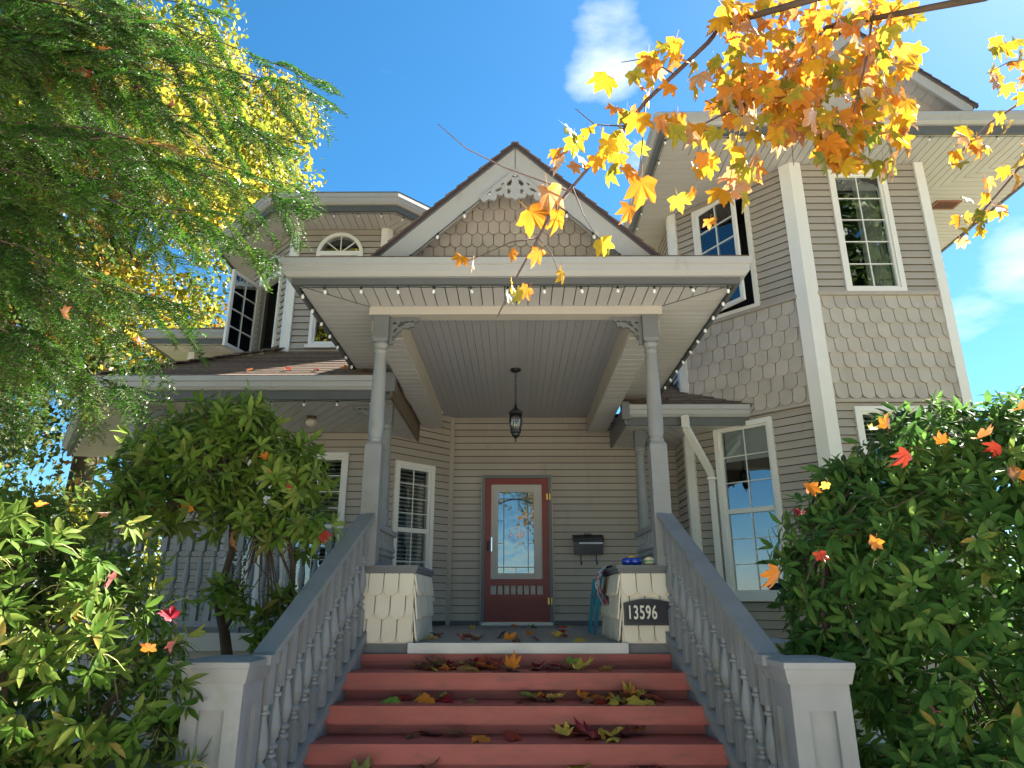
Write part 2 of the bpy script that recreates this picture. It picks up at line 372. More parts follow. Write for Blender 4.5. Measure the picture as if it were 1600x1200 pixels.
def window(p0, ang, u0, u1, z0, z1, cols, rows, rail=None, inside='dark', fw=.065, sill=True, arch=False, low_rows=2, sash_open=None):
    """window in a wall whose local frame starts at p0; frame mesh is the part, panes, muntins, blind are its sub-parts"""
    mb = MB(); t0, t1 = -.045, .07
    zt = z1
    mb.box(u0 - fw, u0, t0, t1, z0 - fw, z1 + (0 if arch else fw)); mb.box(u1, u1 + fw, t0, t1, z0 - fw, z1 + (0 if arch else fw))
    if not arch: mb.box(u0, u1, t0, t1, z1, z1 + fw)
    mb.box(u0, u1, t0, t1, z0 - fw, z0)
    # inner step of the vinyl frame
    s = .028
    if sash_open is None:
        mb.box(u0, u0 + s, -.02, .055, z0, z1); mb.box(u1 - s, u1, -.02, .055, z0, z1); mb.box(u0 + s, u1 - s, -.02, .055, z1 - s, z1); mb.box(u0 + s, u1 - s, -.02, .055, z0, z0 + s)
    if rail: mb.box(u0 + s, u1 - s, -.026, .055, rail - .03, rail + .03)
    uc = (u0 + u1) / 2; rr = (u1 - u0) / 2
    if arch:
        A = lambda r, i: (uc - r * math.cos(math.pi * i / 16), z1 + r * math.sin(math.pi * i / 16))
        for i in range(16):
            a, b, c, d = A(rr, i), A(rr, i + 1), A(rr + fw, i + 1), A(rr + fw, i)
            mb.prism([(x, t0, z) for x, z in (a, b, c, d)], [(x, t1, z) for x, z in (a, b, c, d)])
        mb.box(u0 - fw * .5, u1 + fw * .5, t0 - .004, t1, z1 - .035, z1 + .035)
    fr = link('window', mb.mesh('window'), WHITE, house, Vector((p0[0], p0[1], 0)) - HW, ang)
    if sill: lpart('sill', MB().box(u0 - fw - .03, u1 + fw + .03, -.085, -.046, z0 - fw - .035, z0 - fw + .012), WHITE, fr)
    sect = [(z0 + s, (rail - .03) if rail else z1 - s, low_rows if rail else rows)] + ([(rail + .03, z1 - s, rows)] if rail else [])
    mw = .012
    if sash_open is None:
        for (a, b, nr) in sect:
            for r in range(nr):
                for c in range(cols):
                    x0 = u0 + s + (u1 - u0 - 2 * s) * c / cols; x1 = u0 + s + (u1 - u0 - 2 * s) * (c + 1) / cols; y0 = a + (b - a) * r / nr; y1 = a + (b - a) * (r + 1) / nr
                    lpart('pane', MB().box(x0 + .002, x1 - .002, .012, .018, y0 + .002, y1 - .002), GLASS, fr)
            for c in range(1, cols):
                x = u0 + s + (u1 - u0 - 2 * s) * c / cols; lpart('muntin', MB().box(x - mw / 2, x + mw / 2, .002, .0115, a, b), WHITE, fr)
            for r in range(1, nr):
                y = a + (b - a) * r / nr; lpart('muntin', MB().box(u0 + s, u1 - s, .0005, .010, y - mw / 2, y + mw / 2), WHITE, fr)
    if arch:
        n = 4
        for i in range(n):
            pts = [(uc, z1 + .035)] + [(uc - (rr - .01) * math.cos(math.pi * (i + j / 5) / n), z1 + .035 + (rr - .04) * math.sin(math.pi * (i + j / 5) / n)) for j in range(6)]
            lpart('fan_pane', MB().prism([(x, .012, z) for x, z in pts], [(x, .018, z) for x, z in pts]), GLASS, fr)
        for i in range(1, n):
            t = math.pi * i / n; lpart('fan_muntin', MB().beam((uc, .004, z1 + .03), (uc - rr * math.cos(t), .004, z1 + rr * math.sin(t)), .014, .016, up=(0, 1, 0)), WHITE, fr)
    if inside == 'blind':
        for k in range(int((z1 - z0) / .055)):
            z = z1 - .04 - k * .055; lpart('blind_slat', MB().prism([(u0 + .03, .075, z), (u1 - .03, .075, z), (u1 - .03, .105, z + .02), (u0 + .03, .105, z + .02)], [(u0 + .03, .076, z - .003), (u1 - .03, .076, z - .003), (u1 - .03, .106, z + .017), (u0 + .03, .106, z + .017)]), BLIND, fr)
    if inside == 'curtain':
        mb = MB(); n = 36; ua, ub = uc + .02, u1 + .02; fv = []; 
        for i in range(n + 1):
            x = ua + (ub - ua) * i / n; fv += [(x, .16 + .02 * math.sin(i * 1.3), z0), (x, .16 + .02 * math.sin(i * 1.3), z1)]
        mb.add(fv, [(2 * i, 2 * i + 2, 2 * i + 3, 2 * i + 1) for i in range(n)]); lpart('curtain', mb, CURT, fr)
    if inside == 'shade':
        lpart('roller_shade', MB().box(u0 + .03, u1 - .03, .08, .085, z1 - .42, z1), BLIND, fr)
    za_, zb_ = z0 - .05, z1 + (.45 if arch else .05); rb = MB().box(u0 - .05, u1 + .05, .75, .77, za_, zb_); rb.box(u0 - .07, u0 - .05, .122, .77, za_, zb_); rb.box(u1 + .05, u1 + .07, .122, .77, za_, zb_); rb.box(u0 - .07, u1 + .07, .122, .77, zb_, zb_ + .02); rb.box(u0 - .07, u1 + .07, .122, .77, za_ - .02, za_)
    lpart('room_shade_box', rb, ROOM_SHADE, fr)  # shallow near-black box stands in for the dim room behind the glass
    return fr

def soffit(poly, z, run, width=.105, m=None, name='soffit', ang=None, axis_pt=None):
    """horizontal panelled soffit; run is the direction (angle) the boards run in"""
    m = m or SOF
    c, s = math.cos(run), math.sin(run)
    loc = [(x * c + y * s, -x * s + y * c) for x, y in poly]
    W_ = lambda p, zz: (p[0] * c - p[1] * s, p[0] * s + p[1] * c, zz)
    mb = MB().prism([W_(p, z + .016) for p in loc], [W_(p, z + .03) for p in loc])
    so = hpart(name, mb, SHEATH_SHADE); off = wpos(so)
    for (a, b, q) in strips(loc, width, 1, gap=.009):
        mb = MB().prism([W_(p, z) for p in q], [W_(p, z + .014) for p in q])
        part('soffit_panel', mb, m, so)
    return so

def roof_plane(poly, m=None, course=.145, name='roof'):
    """sloping roof plane, first edge is the eave (left to right seen from outside)"""
    m = m or ROOF; P = [Vector(p) for p in poly]; U = (P[1] - P[0]); U.z = 0; U.normalize()
    nrm = (P[1] - P[0]).cross(P[-1] - P[0]).normalized()
    if nrm.z < 0: nrm = -nrm
    V = nrm.cross(U).normalized()
    if V.z < 0: V = -V
    loc = [((p - P[0]).dot(U), (p - P[0]).dot(V)) for p in P]
    W_ = lambda p, h: P[0] + U * p[0] + V * p[1] + nrm * h
    ro = hpart(name, MB().prism([W_(p, 0) for p in loc], [W_(p, -.03) for p in loc]), DGREY)
    for (a, b, q) in strips(loc, course, 1, gap=.0):
        hh = lambda p: .012 + .016 * (b - p[1]) / (b - a)
        part('shingle_course', MB().prism([W_(p, hh(p)) for p in q], [W_(p, .001) for p in q]), m, ro)
    return ro

GP = [(0.002, 0), (.125, 0), (.125, -.058), (.104, -.066), (.104, -.118), (.066, -.152), (.002, -.152)]
FP = [(.0, -.154), (.03, -.154), (.03, -.215), (.0, -.215)]
def gutter(path, ztop, zsof, prof=GP):
    hpart('gutter', MB().sweep(prof, path, ztop), GUT)
    hpart('fascia', MB().sweep([(-.02, -.003), (.0, -.003), (.0, zsof - ztop - .005), (-.02, zsof - ztop - .005)], path, ztop), DGREY)
    hpart('drip_board', MB().sweep([(.0005, -.153), (.034, -.153), (.034, zsof - ztop - .012), (.0005, zsof - ztop - .012)], path, ztop), DGREY)

def corner_board(x, y, a0, a1, z0, z1, w=.1):
    """white L-shaped board on a corner; a0, a1 directions (angles) of the two wall faces leaving the corner"""
    mb = MB()
    for a in (a0, a1):
        d = Vector((math.cos(a), math.sin(a), 0)); nn = Vector((d.y, -d.x, 0))
        if nn.dot(Vector((x, y, 0))) > 0: nn = -nn
        p = Vector((x, y, 0))
        mb.prism([p + nn * .048 - d * .02 + Vector((0, 0, z)) * 1 for z in (z0,)] + [p + d * w + nn * .048 + Vector((0, 0, z0)), p + d * w + nn * .002 + Vector((0, 0, z0)), p + nn * .002 + Vector((0, 0, z0))],
                 [p + nn * .048 - d * .02 + Vector((0, 0, z1)), p + d * w + nn * .048 + Vector((0, 0, z1)), p + d * w + nn * .002 + Vector((0, 0, z1)), p + nn * .002 + Vector((0, 0, z1))])
    return hpart('corner_board', mb, WHITE)

# ---- tower on the right (bay)
T0, T1, T2 = (2.40, 9.33), (3.73, 8.0), (5.50, 8.0)
ZB0, ZB1, TS = 2.62, 4.07, 6.0
LT = math.hypot(T1[0] - T0[0], T1[1] - T0[1])
tl_holes = [(.48, 1.17, .42, 2.50), (.45, 1.20, 4.14, 5.82)]
w, L, angTL = wall(T0, T1, GROUND, TS, tl_holes, [('siding', GROUND, ZB0), ('shingle', ZB0 + .04, ZB1 - .03, .165, .207, SHG), ('siding', ZB1, TS)])
tf_holes = [(.42, 1.22, .42, 2.50), (.56, 1.20, 4.14, 5.82)]
w, L, angTF = wall(T1, T2, GROUND, TS, tf_holes, [('siding', GROUND, ZB0), ('shingle', ZB0 + .04, ZB1 - .03, .165, .207, SHG), ('siding', ZB1, TS)])
wall(T2, (5.5, 13), GROUND, TS, (), [('siding', GROUND, TS)])
wall((2.40, 12.5), T0, GROUND, TS, (), [('siding', GROUND, TS)])
for nm, (a, b, an) in dict(l=(T0, T1, angTL), f=(T1, T2, angTF)).items():
    d = Vector((math.cos(an), math.sin(an))); L = (Vector(b) - Vector(a)).length
    for zz, pr, h in ((ZB1 - .035, .05, .05), (ZB0 + .0, .045, .04)):
        mb = MB().box(.115, L - .115, -pr, .0, zz, zz + h); o = link('band_trim', mb.mesh('band_trim'), TAN, house, Vector((a[0], a[1], 0)) - HW, an)
window(T0, angTL, *tl_holes[0], 2, 3, rail=1.42, inside='shade', low_rows=3)
window(T1, angTF, *tf_holes[0], 2, 3, rail=1.42, inside='blind', low_rows=3)
window(T1, angTF, *tf_holes[1], 2, 5, inside='curtain', sill=False)
fr = window(T0, angTL, *tl_holes[1], 2, 5, inside='dark', sill=False, sash_open=True)
def sash(fr, hinge_u, width, z0, z1, cols, rows, ang, side, gm=None):
    """casement sash swung out on a hinge; local frame of the window"""
    sg = 1 if side == 'left' else -1
    d = Vector((math.cos(ang) * sg, -math.sin(ang), 0)); n = Vector((d.y, -d.x, 0)); h = Vector((hinge_u, -.05, 0)); up = Vector((0, 0, 1)); s = .055
    def slab(a0, a1, b0, b1, t0, t1):
        c = [h + d * a + up * b for a, b in ((a0, b0), (a1, b0), (a1, b1), (a0, b1))]
        return [p + n * t0 for p in c], [p + n * t1 for p in c]
    mb = MB()
    for q in ((0, s, z0, z1), (width - s, width, z0, z1), (s, width - s, z1 - s, z1), (s, width - s, z0, z0 + s)): mb.prism(*slab(*q, -.02, .02))
    lpart('open_sash', mb, WHITE, fr)
    for r in range(rows):
        for c in range(cols):
            a = s + (width - 2 * s) * c / cols; b = z0 + s + (z1 - z0 - 2 * s) * r / rows
            lpart('pane', MB().prism(*slab(a + .003, a + (width - 2 * s) / cols - .003, b + .003, b + (z1 - z0 - 2 * s) / rows - .003, -.003, .003)), gm or GLASS, fr)
    for c in range(1, cols):
        a = s + (width - 2 * s) * c / cols; lpart('muntin', MB().prism(*slab(a - .008, a + .008, z0 + s, z1 - s, -.010, .010)), WHITE, fr)
    for r in range(1, rows):
        b = z0 + s + (z1 - z0 - 2 * s) * r / rows; lpart('muntin', MB().prism(*slab(s, width - s, b - .008, b + .008, -.009, .009)), WHITE, fr)
sash(fr, tl_holes[1][0] + .01, .73, 4.15, 5.81, 2, 5, R(15), 'left')
corner_board(*T1, R(135), R(0), GROUND, TS - .002, .13)
corner_board(*T2, R(180), R(90), GROUND, TS - .002, .10)
corner_board(*T0, R(90), R(-45), GROUND, TS - .002, .10)
EX0, EX1, EY0, EY1 = 1.90, 7.25, 7.37, 13.0
soffit([(EX0, EY0), (EX1, EY0), (5.60, 9.02), (3.55, 9.02)], TS, R(90))
soffit([(EX0, EY0), (3.55, 9.02), (3.55, EY1), (EX0, EY1)], TS, 0)
soffit([(EX1, EY0), (EX1, EY1), (5.60, EY1), (5.60, 9.02)], TS, 0)
gutter([(EX0, EY1), (EX0, EY0), (EX1, EY0), (EX1, EY1)], TS + .25, TS)
zr = TS + .24; mid = (EX0 + EX1) / 2; rz = zr + (EX1 - EX0) / 2 * .62; hy = EY0 + (EX1 - EX0) / 2
roof_plane([(EX0 - .1, EY0 - .1, zr), (EX1 + .1, EY0 - .1, zr), (mid, hy, rz)])
roof_plane([(EX0 - .1, EY1, zr), (EX0 - .1, EY0 - .1, zr), (mid, hy, rz), (mid, EY1, rz)])
roof_plane([(EX1 + .1, EY0 - .1, zr), (EX1 + .1, EY1, zr), (mid, EY1, rz), (mid, hy, rz)])
# soffit vent
sv = px(1500, 313, 8.9)
vx, vy = 6.45, 9.0
so = hpart('soffit_vent', MB().box(vx - .19, vx + .19, vy - .11, vy + .11, TS - .02, TS - .001), mat('vent_brown', (.25, .10, .06), .5))
for k in range(5): part('vent_louvre', MB().box(vx - .15, vx + .15, vy - .085 + k * .035, vy - .065 + k * .035, TS - .028, TS - .0205), mat('vent_dark', (.12, .05, .035), .5), so)

def gable(cx, y0, y1, zf, hw, pitch, barge=.2, ov=.3, ridge_back=3.0, shingle=None, ylow=None):
    """gable with raking boards at y0, face wall at y0+ov; zf = height of the roof edge at +-hw"""
    za = zf + hw * pitch; n = math.sqrt(1 + pitch * pitch)
    for s in (-1, 1):
        a = Vector((cx, y0, za)); b = Vector((cx + s * hw, y0, zf)); dn = Vector((0, 0, -barge * n))
        hpart('bargeboard', MB().prism([a, b, b + dn, a + dn], [p + Vector((0, .035, 0)) for p in (a, b, b + dn, a + dn)]), GUT)
        # soffit of the rake
        lo = .05 * n; zt = Vector((0, 0, -lo))
        q = [a + zt, b + zt, b + zt + Vector((0, ov, 0)), a + zt + Vector((0, ov, 0))]
        q = [p + Vector((0, .036, 0)) if i < 2 else p for i, p in enumerate(q)]
        rs = hpart('rake_soffit', MB().prism(q, [p + Vector((0, 0, .02)) for p in q]), SOF)
        k = int(hw / .11)
        for i in range(k):
            t0, t1 = i / k, (i + 1) / k - .06 / k; f = lambda t, yy, h: a + (b - a) * t + zt + Vector((0, yy, h))
            part('soffit_panel', MB().prism([f(t0, .037, -.012), f(t1, .037, -.012), f(t1, ov, -.012), f(t0, ov, -.012)], [f(t0, .037, -.001), f(t1, .037, -.001), f(t1, ov, -.001), f(t0, ov, -.001)]), SOF, rs)
        e0 = Vector((cx + s * (hw + .05), y0 - .03, zf - .05 * pitch + .012)); r0 = Vector((cx, y0 - .03, za + .012))
        e1 = Vector((e0.x, y1, e0.z)); r1 = Vector((cx, y1, r0.z))
        if s > 0: roof_plane([e0, e1, r1, r0], course=.14)
        else: roof_plane([e1, e0, r0, r1], course=.14)
        hpart('rake_edge', MB().prism([r0 + Vector((0, -.012, .0)), e0 + Vector((0, -.012, .0)), e0 + Vector((0, -.012, -.035)), r0 + Vector((0, -.012, -.035))], [p + Vector((0, .035, 0)) for p in (r0, e0, e0 + Vector((0, 0, -.035)), r0 + Vector((0, 0, -.035)))]), mat('rake_edge_brown', (.06, .035, .035), .6))
    # face wall
    yw = y0 + ov; zw = za - .06 * n; zb = (ylow if ylow is not None else zf - .1); h2 = (zw - zb) / pitch
    gw = hpart('gable_wall', MB().prism([(cx - h2, yw, zb), (cx + h2, yw, zb), (cx, yw, zw)], [(cx - h2, yw + .08, zb), (cx + h2, yw + .08, zb), (cx, yw + .08, zw)]), SHG)
    if shingle:
        off = wpos(gw); w_, e_ = shingle; r = 0; z = zb
        while z < zw:
            half = (zw - z - w_ * .0) / pitch; nn = int(half / w_ + 1)
            for i in range(-nn, nn + 1):
                x = (i + (.5 if r % 2 else 0)) * w_
                top = zw - abs(x) * pitch
                if z + .02 > top: continue
                link('shingle', shingle_mesh(w_, min(e_ * 1.1, max(.05, top - z - w_ * .45 + w_ * .3)), 'full', SHG), SHG, gw, Vector((cx + x, yw - .002 - .0006 * r, z + w_ * .45)) - off)
            z += e_; r += 1
        for s in (-1, 1):
            hpart('rake_trim', MB().prism([(cx, yw - .03, zw + .02), (cx + s * h2, yw - .03, zb + .02), (cx + s * h2, yw - .03, zb - .03), (cx, yw - .03, zw - .03)], [(cx, yw - .001, zw + .02), (cx + s * h2, yw - .001, zb + .02), (cx + s * h2, yw - .001, zb - .03), (cx, yw - .001, zw - .03)]), BEAM)
    return za

gable(4.61, 7.55, 10.2, 6.60, 1.45, .89, barge=.16, ov=.3)
# ---- turret on the left
A_, B_, C_, D_ = (-1.93, 9.1), (-3.29, 9.1), (-4.25, 10.06), (-4.25, 11.5)
E_ = (-.947, 10.1)
US = 5.66; WS = 2.52                               # upper soffit, wing porch soffit
af_holes = [(.385, .975, 3.82, 5.24)]              # fan window, from B to A (local u from B)
wall(B_, A_, 3.60, US, [(.385, .975, 3.82, 5.55)], [('siding', 3.64, US)])
# lower storey of the same face
lw_hole = (.30, .97, .42, 2.17)
wall(B_, A_, GROUND, WS + .1, [lw_hole], [('siding', GROUND + .1, WS)])
fw_ = window(B_, 0., *af_holes[0], 2, 3, inside='dark', arch=True, fw=.05)
# spandrels beside the arch
for s in (-1, 1):
    uc, rr = .68, .295; pts = [(uc + s * rr, 5.24), (uc + s * rr, 5.552), (uc, 5.552)] + [(uc + s * rr * math.sin(math.pi / 2 * i / 8), 5.24 + rr * math.cos(math.pi / 2 * i / 8)) for i in range(9)]
    pts = [(uc + s * rr * math.cos(math.pi / 2 * i / 8), 5.24 + rr * math.sin(math.pi / 2 * i / 8)) for i in range(9)]
    mb = MB()
    for i in range(8):
        p, q = pts[i], pts[i + 1]; mb.prism([(p[0], -.006, p[1]), (q[0], -.006, q[1]), (q[0], -.006, 5.553), (p[0], -.006, 5.553)], [(p[0], .05, p[1]), (q[0], .05, q[1]), (q[0], .05, 5.553), (p[0], .05, 5.553)])
    lpart('spandrel', mb, TAN, fw_)
window(B_, 0., *lw_hole, 2, 4, rail=1.25, inside='blind')
# left 45 degree face, upper and lower
LL = math.hypot(C_[0] - B_[0], C_[1] - B_[1]); angL = math.atan2(B_[1] - C_[1], B_[0] - C_[0])
uh = (.36, 1.02, 3.82, 5.06)
wall(C_, B_, 3.60, US, [(.36, 1.02, 3.82, 5.40)], [('siding', 3.64, US)])
wall(C_, B_, GROUND, WS + .1, [(.35, 1.0, .42, 2.17)], [('siding', GROUND + .1, WS)])
window(C_, angL, .35, 1.0, .42, 2.17, 2, 4, rail=1.25, inside='blind')
f2 = window(C_, angL, *uh, 2, 3, inside='dark', arch=True, fw=.05, sash_open=True)
sash(f2, uh[0] + .01, .62, 3.83, 5.04, 2, 4, R(62), 'left', GLASS2)
uc, rr = (uh[0] + uh[1]) / 2, (uh[1] - uh[0]) / 2
for s in (-1, 1):
    pts = [(uc + s * rr * math.cos(math.pi / 2 * i / 8), uh[3] + rr * math.sin(math.pi / 2 * i / 8)) for i in range(9)]; mb = MB()
    for i in range(8):
        p, q = pts[i], pts[i + 1]; mb.prism([(p[0], -.006, p[1]), (q[0], -.006, q[1]), (q[0], -.006, 5.402), (p[0], -.006, 5.402)], [(p[0], .05, p[1]), (q[0], .05, q[1]), (q[0], .05, 5.402), (p[0], .05, 5.402)])
    lpart('spandrel', mb, TAN, f2)
wall(D_, C_, 3.6, US, [], [('siding', 3.64, US)]); wall(D_, C_, GROUND, WS + .1, [], [('siding', GROUND + .1, WS)])
G_ = (-.97, 10.06)
wall(A_, G_, 3.0, US, [], [('siding', 3.64, US)])
wall(G_, (-.97, 11.5), 3.0, US, [], [('siding', 3.64, US)])
corner_board(*B_, R(0), R(135), 3.6, US - .002, .075); corner_board(*A_, R(180), R(45), 3.6, US - .002, .075)
corner_board(*B_, R(0), R(135), GROUND, WS - .002, .075)
def offset(path, d):
    P = [Vector(p) for p in path]; out = []
    for i, p in enumerate(P):
        ns = []
        if i > 0: e = (p - P[i - 1]).normalized(); ns.append(Vector((e.y, -e.x)))
        if i < len(P) - 1: e = (P[i + 1] - p).normalized(); ns.append(Vector((e.y, -e.x)))
        b = ns[0] if len(ns) == 1 else (ns[0] + ns[1]).normalized() / ((ns[0] + ns[1]).normalized().dot(ns[0]))
        out.append((p.x + b.x * d, p.y + b.y * d))
    return out
tw = [D_, C_, B_, A_, G_, (-.97, 11.5)]; te = offset(tw, .50)
for i in range(len(tw) - 1):
    a, b, c, d = tw[i], tw[i + 1], te[i + 1], te[i]
    soffit([d, c, b, a], US, math.atan2(c[1] - d[1], c[0] - d[0]) + R(90))
gutter(te, US + .23, US)
apex = (-2.61, 10.75, US + .22 + .75); tr = offset(tw, .62)
for i in range(len(tr) - 1): roof_plane([(*tr[i], US + .22), (*tr[i + 1], US + .22), apex])

wall((-5.7, 11.4), (-4.25, 11.4), GROUND, WS + .1, [], [('siding', GROUND + .1, WS)])
# ---- entry walls
dx0, dx1 = -.453, .481
wd, _, _ = wall(E_, (2.4, 10.1), GROUND, 3.05, [(dx0 + .947, dx1 + .947, .035, 2.06)], [('siding', .06, 3.0)])
LA = math.hypot(E_[0] - A_[0], E_[1] - A_[1]); angA = math.atan2(E_[1] - A_[1], E_[0] - A_[0])
ah = (.42, .98, .42, 2.12)
wall(A_, E_, GROUND, 3.05, [ah], [('siding', .06, 3.0)])
window(A_, angA, *ah, 2, 4, rail=1.25, inside='blind')
hpart('inside_corner_trim', MB().box(-.985, -.925, 10.04, 10.083, .0, 2.98), TAN)
hpart('base_trim', MB().box(-.92, dx0 - .05, 10.06, 10.08, .0, .06), DGREY)
hpart('base_trim', MB().box(dx1 + .05, 2.39, 10.06, 10.08, .0, .06), DGREY)

# ---- front door: grey casing is the part, its pieces are sub-parts
Yd = 10.1
dm = MB().box(dx0 - .042, dx0 + .002, Yd - .05, Yd + .06, .0, 2.1); dm.box(dx1 - .002, dx1 + .042, Yd - .05, Yd + .06, .0, 2.1); dm.box(dx0 + .002, dx1 - .002, Yd - .05, Yd + .06, 2.055, 2.1)
door = hpart('front_door', dm, GREY)
def dp(name, x0, x1, z0, z1, y0, y1, m): return part(name, MB().box(x0, x1, y0, y1, z0, z1), m, door)
dp('casing_edge', dx0 - .055, dx0 - .0425, .0, 2.112, Yd - .058, Yd + .02, TAN); dp('casing_edge', dx1 + .0425, dx1 + .055, .0, 2.112, Yd - .058, Yd + .02, TAN)
dp('stile', dx0 + .004, dx0 + .092, .04, 2.05, Yd - .035, Yd + .015, DOORR); dp('stile', dx1 - .10, dx1 - .004, .04, 2.05, Yd - .035, Yd + .015, DOORR)
dp('top_rail', dx0 + .092, dx1 - .10, 1.965, 2.05, Yd - .034, Yd + .015, DOORR); dp('lock_rail', dx0 + .092, dx1 - .10, .53, .618, Yd - .034, Yd + .015, DOORR)
dp('middle_rail', dx0 + .092, dx1 - .10, .345, .408, Yd - .034, Yd + .015, DOORR); dp('bottom_rail', dx0 + .092, dx1 - .10, .04, .10, Yd - .034, Yd + .015, DOORR)
dp('kick_panel', dx0 + .092, dx1 - .10, .10, .345, Yd - .022, Yd + .015, DOORR); dp('threshold', dx0 - .03, dx1 + .03, .0, .036, Yd - .12, Yd + .02, SLAB)
dp('spindle_backing', dx0 + .092, dx1 - .10, .408, .53, Yd + .002, Yd + .012, DOORG)
for k in range(1, 8):
    x = dx0 + .092 + (dx1 - dx0 - .192) * k / 8; part('spindle', MB().lathe([(.007, .0), (.012, .02), (.009, .05), (.013, .061), (.009, .072), (.012, .10), (.007, .122)], (x, Yd - .012, .408), 8), DOORR, door, True)
gx0, gx1, gz0, gz1 = -.26, .262, .696, 1.854; px0, px1, pz0, pz1 = -.361, .381, .618, 1.965
for (a, b, c, d) in ((px0, gx0 - .03, pz0, pz1), (gx1 + .03, px1, pz0, pz1), (gx0 - .03, gx1 + .03, gz1 + .03, pz1), (gx0 - .03, gx1 + .03, pz0, gz0 - .03)): dp('inner_panel', a, b, c, d, Yd - .005, Yd + .03, DOORG)
for (a, b, c, d) in ((gx0 - .03, gx0, gz0 - .03, gz1 + .03), (gx1, gx1 + .03, gz0 - .03, gz1 + .03), (gx0, gx1, gz1, gz1 + .03), (gx0, gx1, gz0 - .03, gz0)): dp('glass_moulding', a, b, c, d, Yd - .02, Yd + .03, DOORG)
LEAD = mat('lead_came', (.10, .10, .10), .35, .1, metal=.7)
DGLASS = glass_mat('bevelled_glass', (.62, .66, .62), .16, .2, 5.)
cx = [gx0, gx0 + .085, 0, gx1 - .085, gx1]; cz = [gz0, gz0 + .085, gz0 + .42, gz1 - .42, gz1 - .10, gz1]
for i in range(4):
    for j in range(5):
        if i in (1, 2) and j in (1, 2, 3): continue
        dp('bevelled_pane', cx[i] + .003, cx[i + 1] - .003, cz[j] + .003, cz[j + 1] - .003, Yd + .004 + .002 * ((i + j) % 2), Yd + .012, DGLASS)
dp('large_pane', cx[1] + .003, cx[3] - .003, cz[1] + .003, cz[4] - .003, Yd + .006, Yd + .012, DGLASS)
for x in (cx[1], cx[3]): dp('came', x - .006, x + .006, gz0, gz1, Yd - .001, Yd + .008, LEAD)
for z in (cz[1], cz[4]): dp('came', gx0, gx1, z - .006, z + .006, Yd - .0005, Yd + .0075, LEAD)
for z in (cz[2], cz[3]):
    dp('came', gx0, cx[1], z - .004, z + .004, Yd, Yd + .0077, LEAD); dp('came', cx[3], gx1, z - .004, z + .004, Yd, Yd + .0077, LEAD)
for z0_, z1_ in ((gz0, cz[1]), (cz[4], gz1)): dp('came', -.004, .004, z0_, z1_, Yd, Yd + .0077, LEAD)
arcp = [(gx0 + (gx1 - gx0) * t / 14, Yd - .002, cz[4] - .075 + .07 * math.sin(math.pi * t / 14)) for t in range(15)]
part('arched_came', MB().tube(arcp, .007, 5), LEAD, door)
dp('inner_curtain', gx0 - .05, gx1 + .05, gz0 - .05, gz1 + .05, Yd + .10, Yd + .105, mat('sheer_curtain', (.34, .33, .27), .8, .25, 3, .3, 6, stretch=(14, 14, .2)))
for z in (1.78, .32): 
    dp('hinge', dx1 - .035, dx1 + .028, z - .045, z + .045, Yd - .056, Yd - .0505, BRASS); part('hinge_pin', MB().lathe([(.009, -.055), (.009, .055)], (dx1 + .0, Yd - .062, z), 8), BLACK, door)
dp('handle_plate', dx0 + .035, dx0 + .065, 1.0, 1.16, Yd - .045, Yd - .035, BLACK)
part('handle', MB().tube([(dx0 + .05, Yd - .045, 1.13), (dx0 + .05, Yd - .085, 1.12), (dx0 + .05, Yd - .085, 1.03), (dx0 + .05, Yd - .045, 1.02)], .009, 8), BLACK, door, True)
dp('inner_lock', dx0 + .096, dx0 + .112, 1.0, 1.2, Yd - .04, Yd - .034, mat('chrome', (.7, .7, .7), .15, .02, metal=1.))
bell = hpart('doorbell', MB().lathe([(.0, -.0), (.026, .0), (.026, .008), (.012, .014), (.0, .016)], (0, 0, 0), 14), mat('bell_brown', (.10, .055, .035), .4)); bell.location = Vector((-.61, 10.085, 1.237)) - HW; bell.rotation_euler = (R(90), 0, 0)

# ---- porch floor slab
FY = 5.88
fl = hpart('porch_floor', MB().box(-1.55, 2.39, FY + .02, 10.09, -.13, 0.), FLOORM)
part('slab_nosing', MB().box(-.87, .90, FY - .03, FY + .018, -.075, .003), SLAB, fl)
hpart('porch_floor', MB().prism([(-1.552, 7.45, 0), (-4.55, 7.45, 0), (-6.3, 9.8, 0), (-6.3, 12, 0), (-1.552, 12, 0)], [(-1.552, 7.45, -.14), (-4.55, 7.45, -.14), (-6.3, 9.8, -.14), (-6.3, 12, -.14), (-1.552, 12, -.14)]), FLOORM)
# siding skirt under the left porch
wall((-4.5, 7.52), (-1.3, 7.52), GROUND, -.15, [], [('siding', GROUND, -.15)]); wall((-6.2, 9.8), (-4.5, 7.52), GROUND, -.15, [], [('siding', GROUND, -.15)])
wall((1.3, 8.2), (2.6, 8.2), GROUND, -.02, [], [('siding', GROUND, -.02)])
hpart('skirt_trim', MB().box(-4.55, -1.56, 7.42, 7.449, -.16, .012), BEAM)

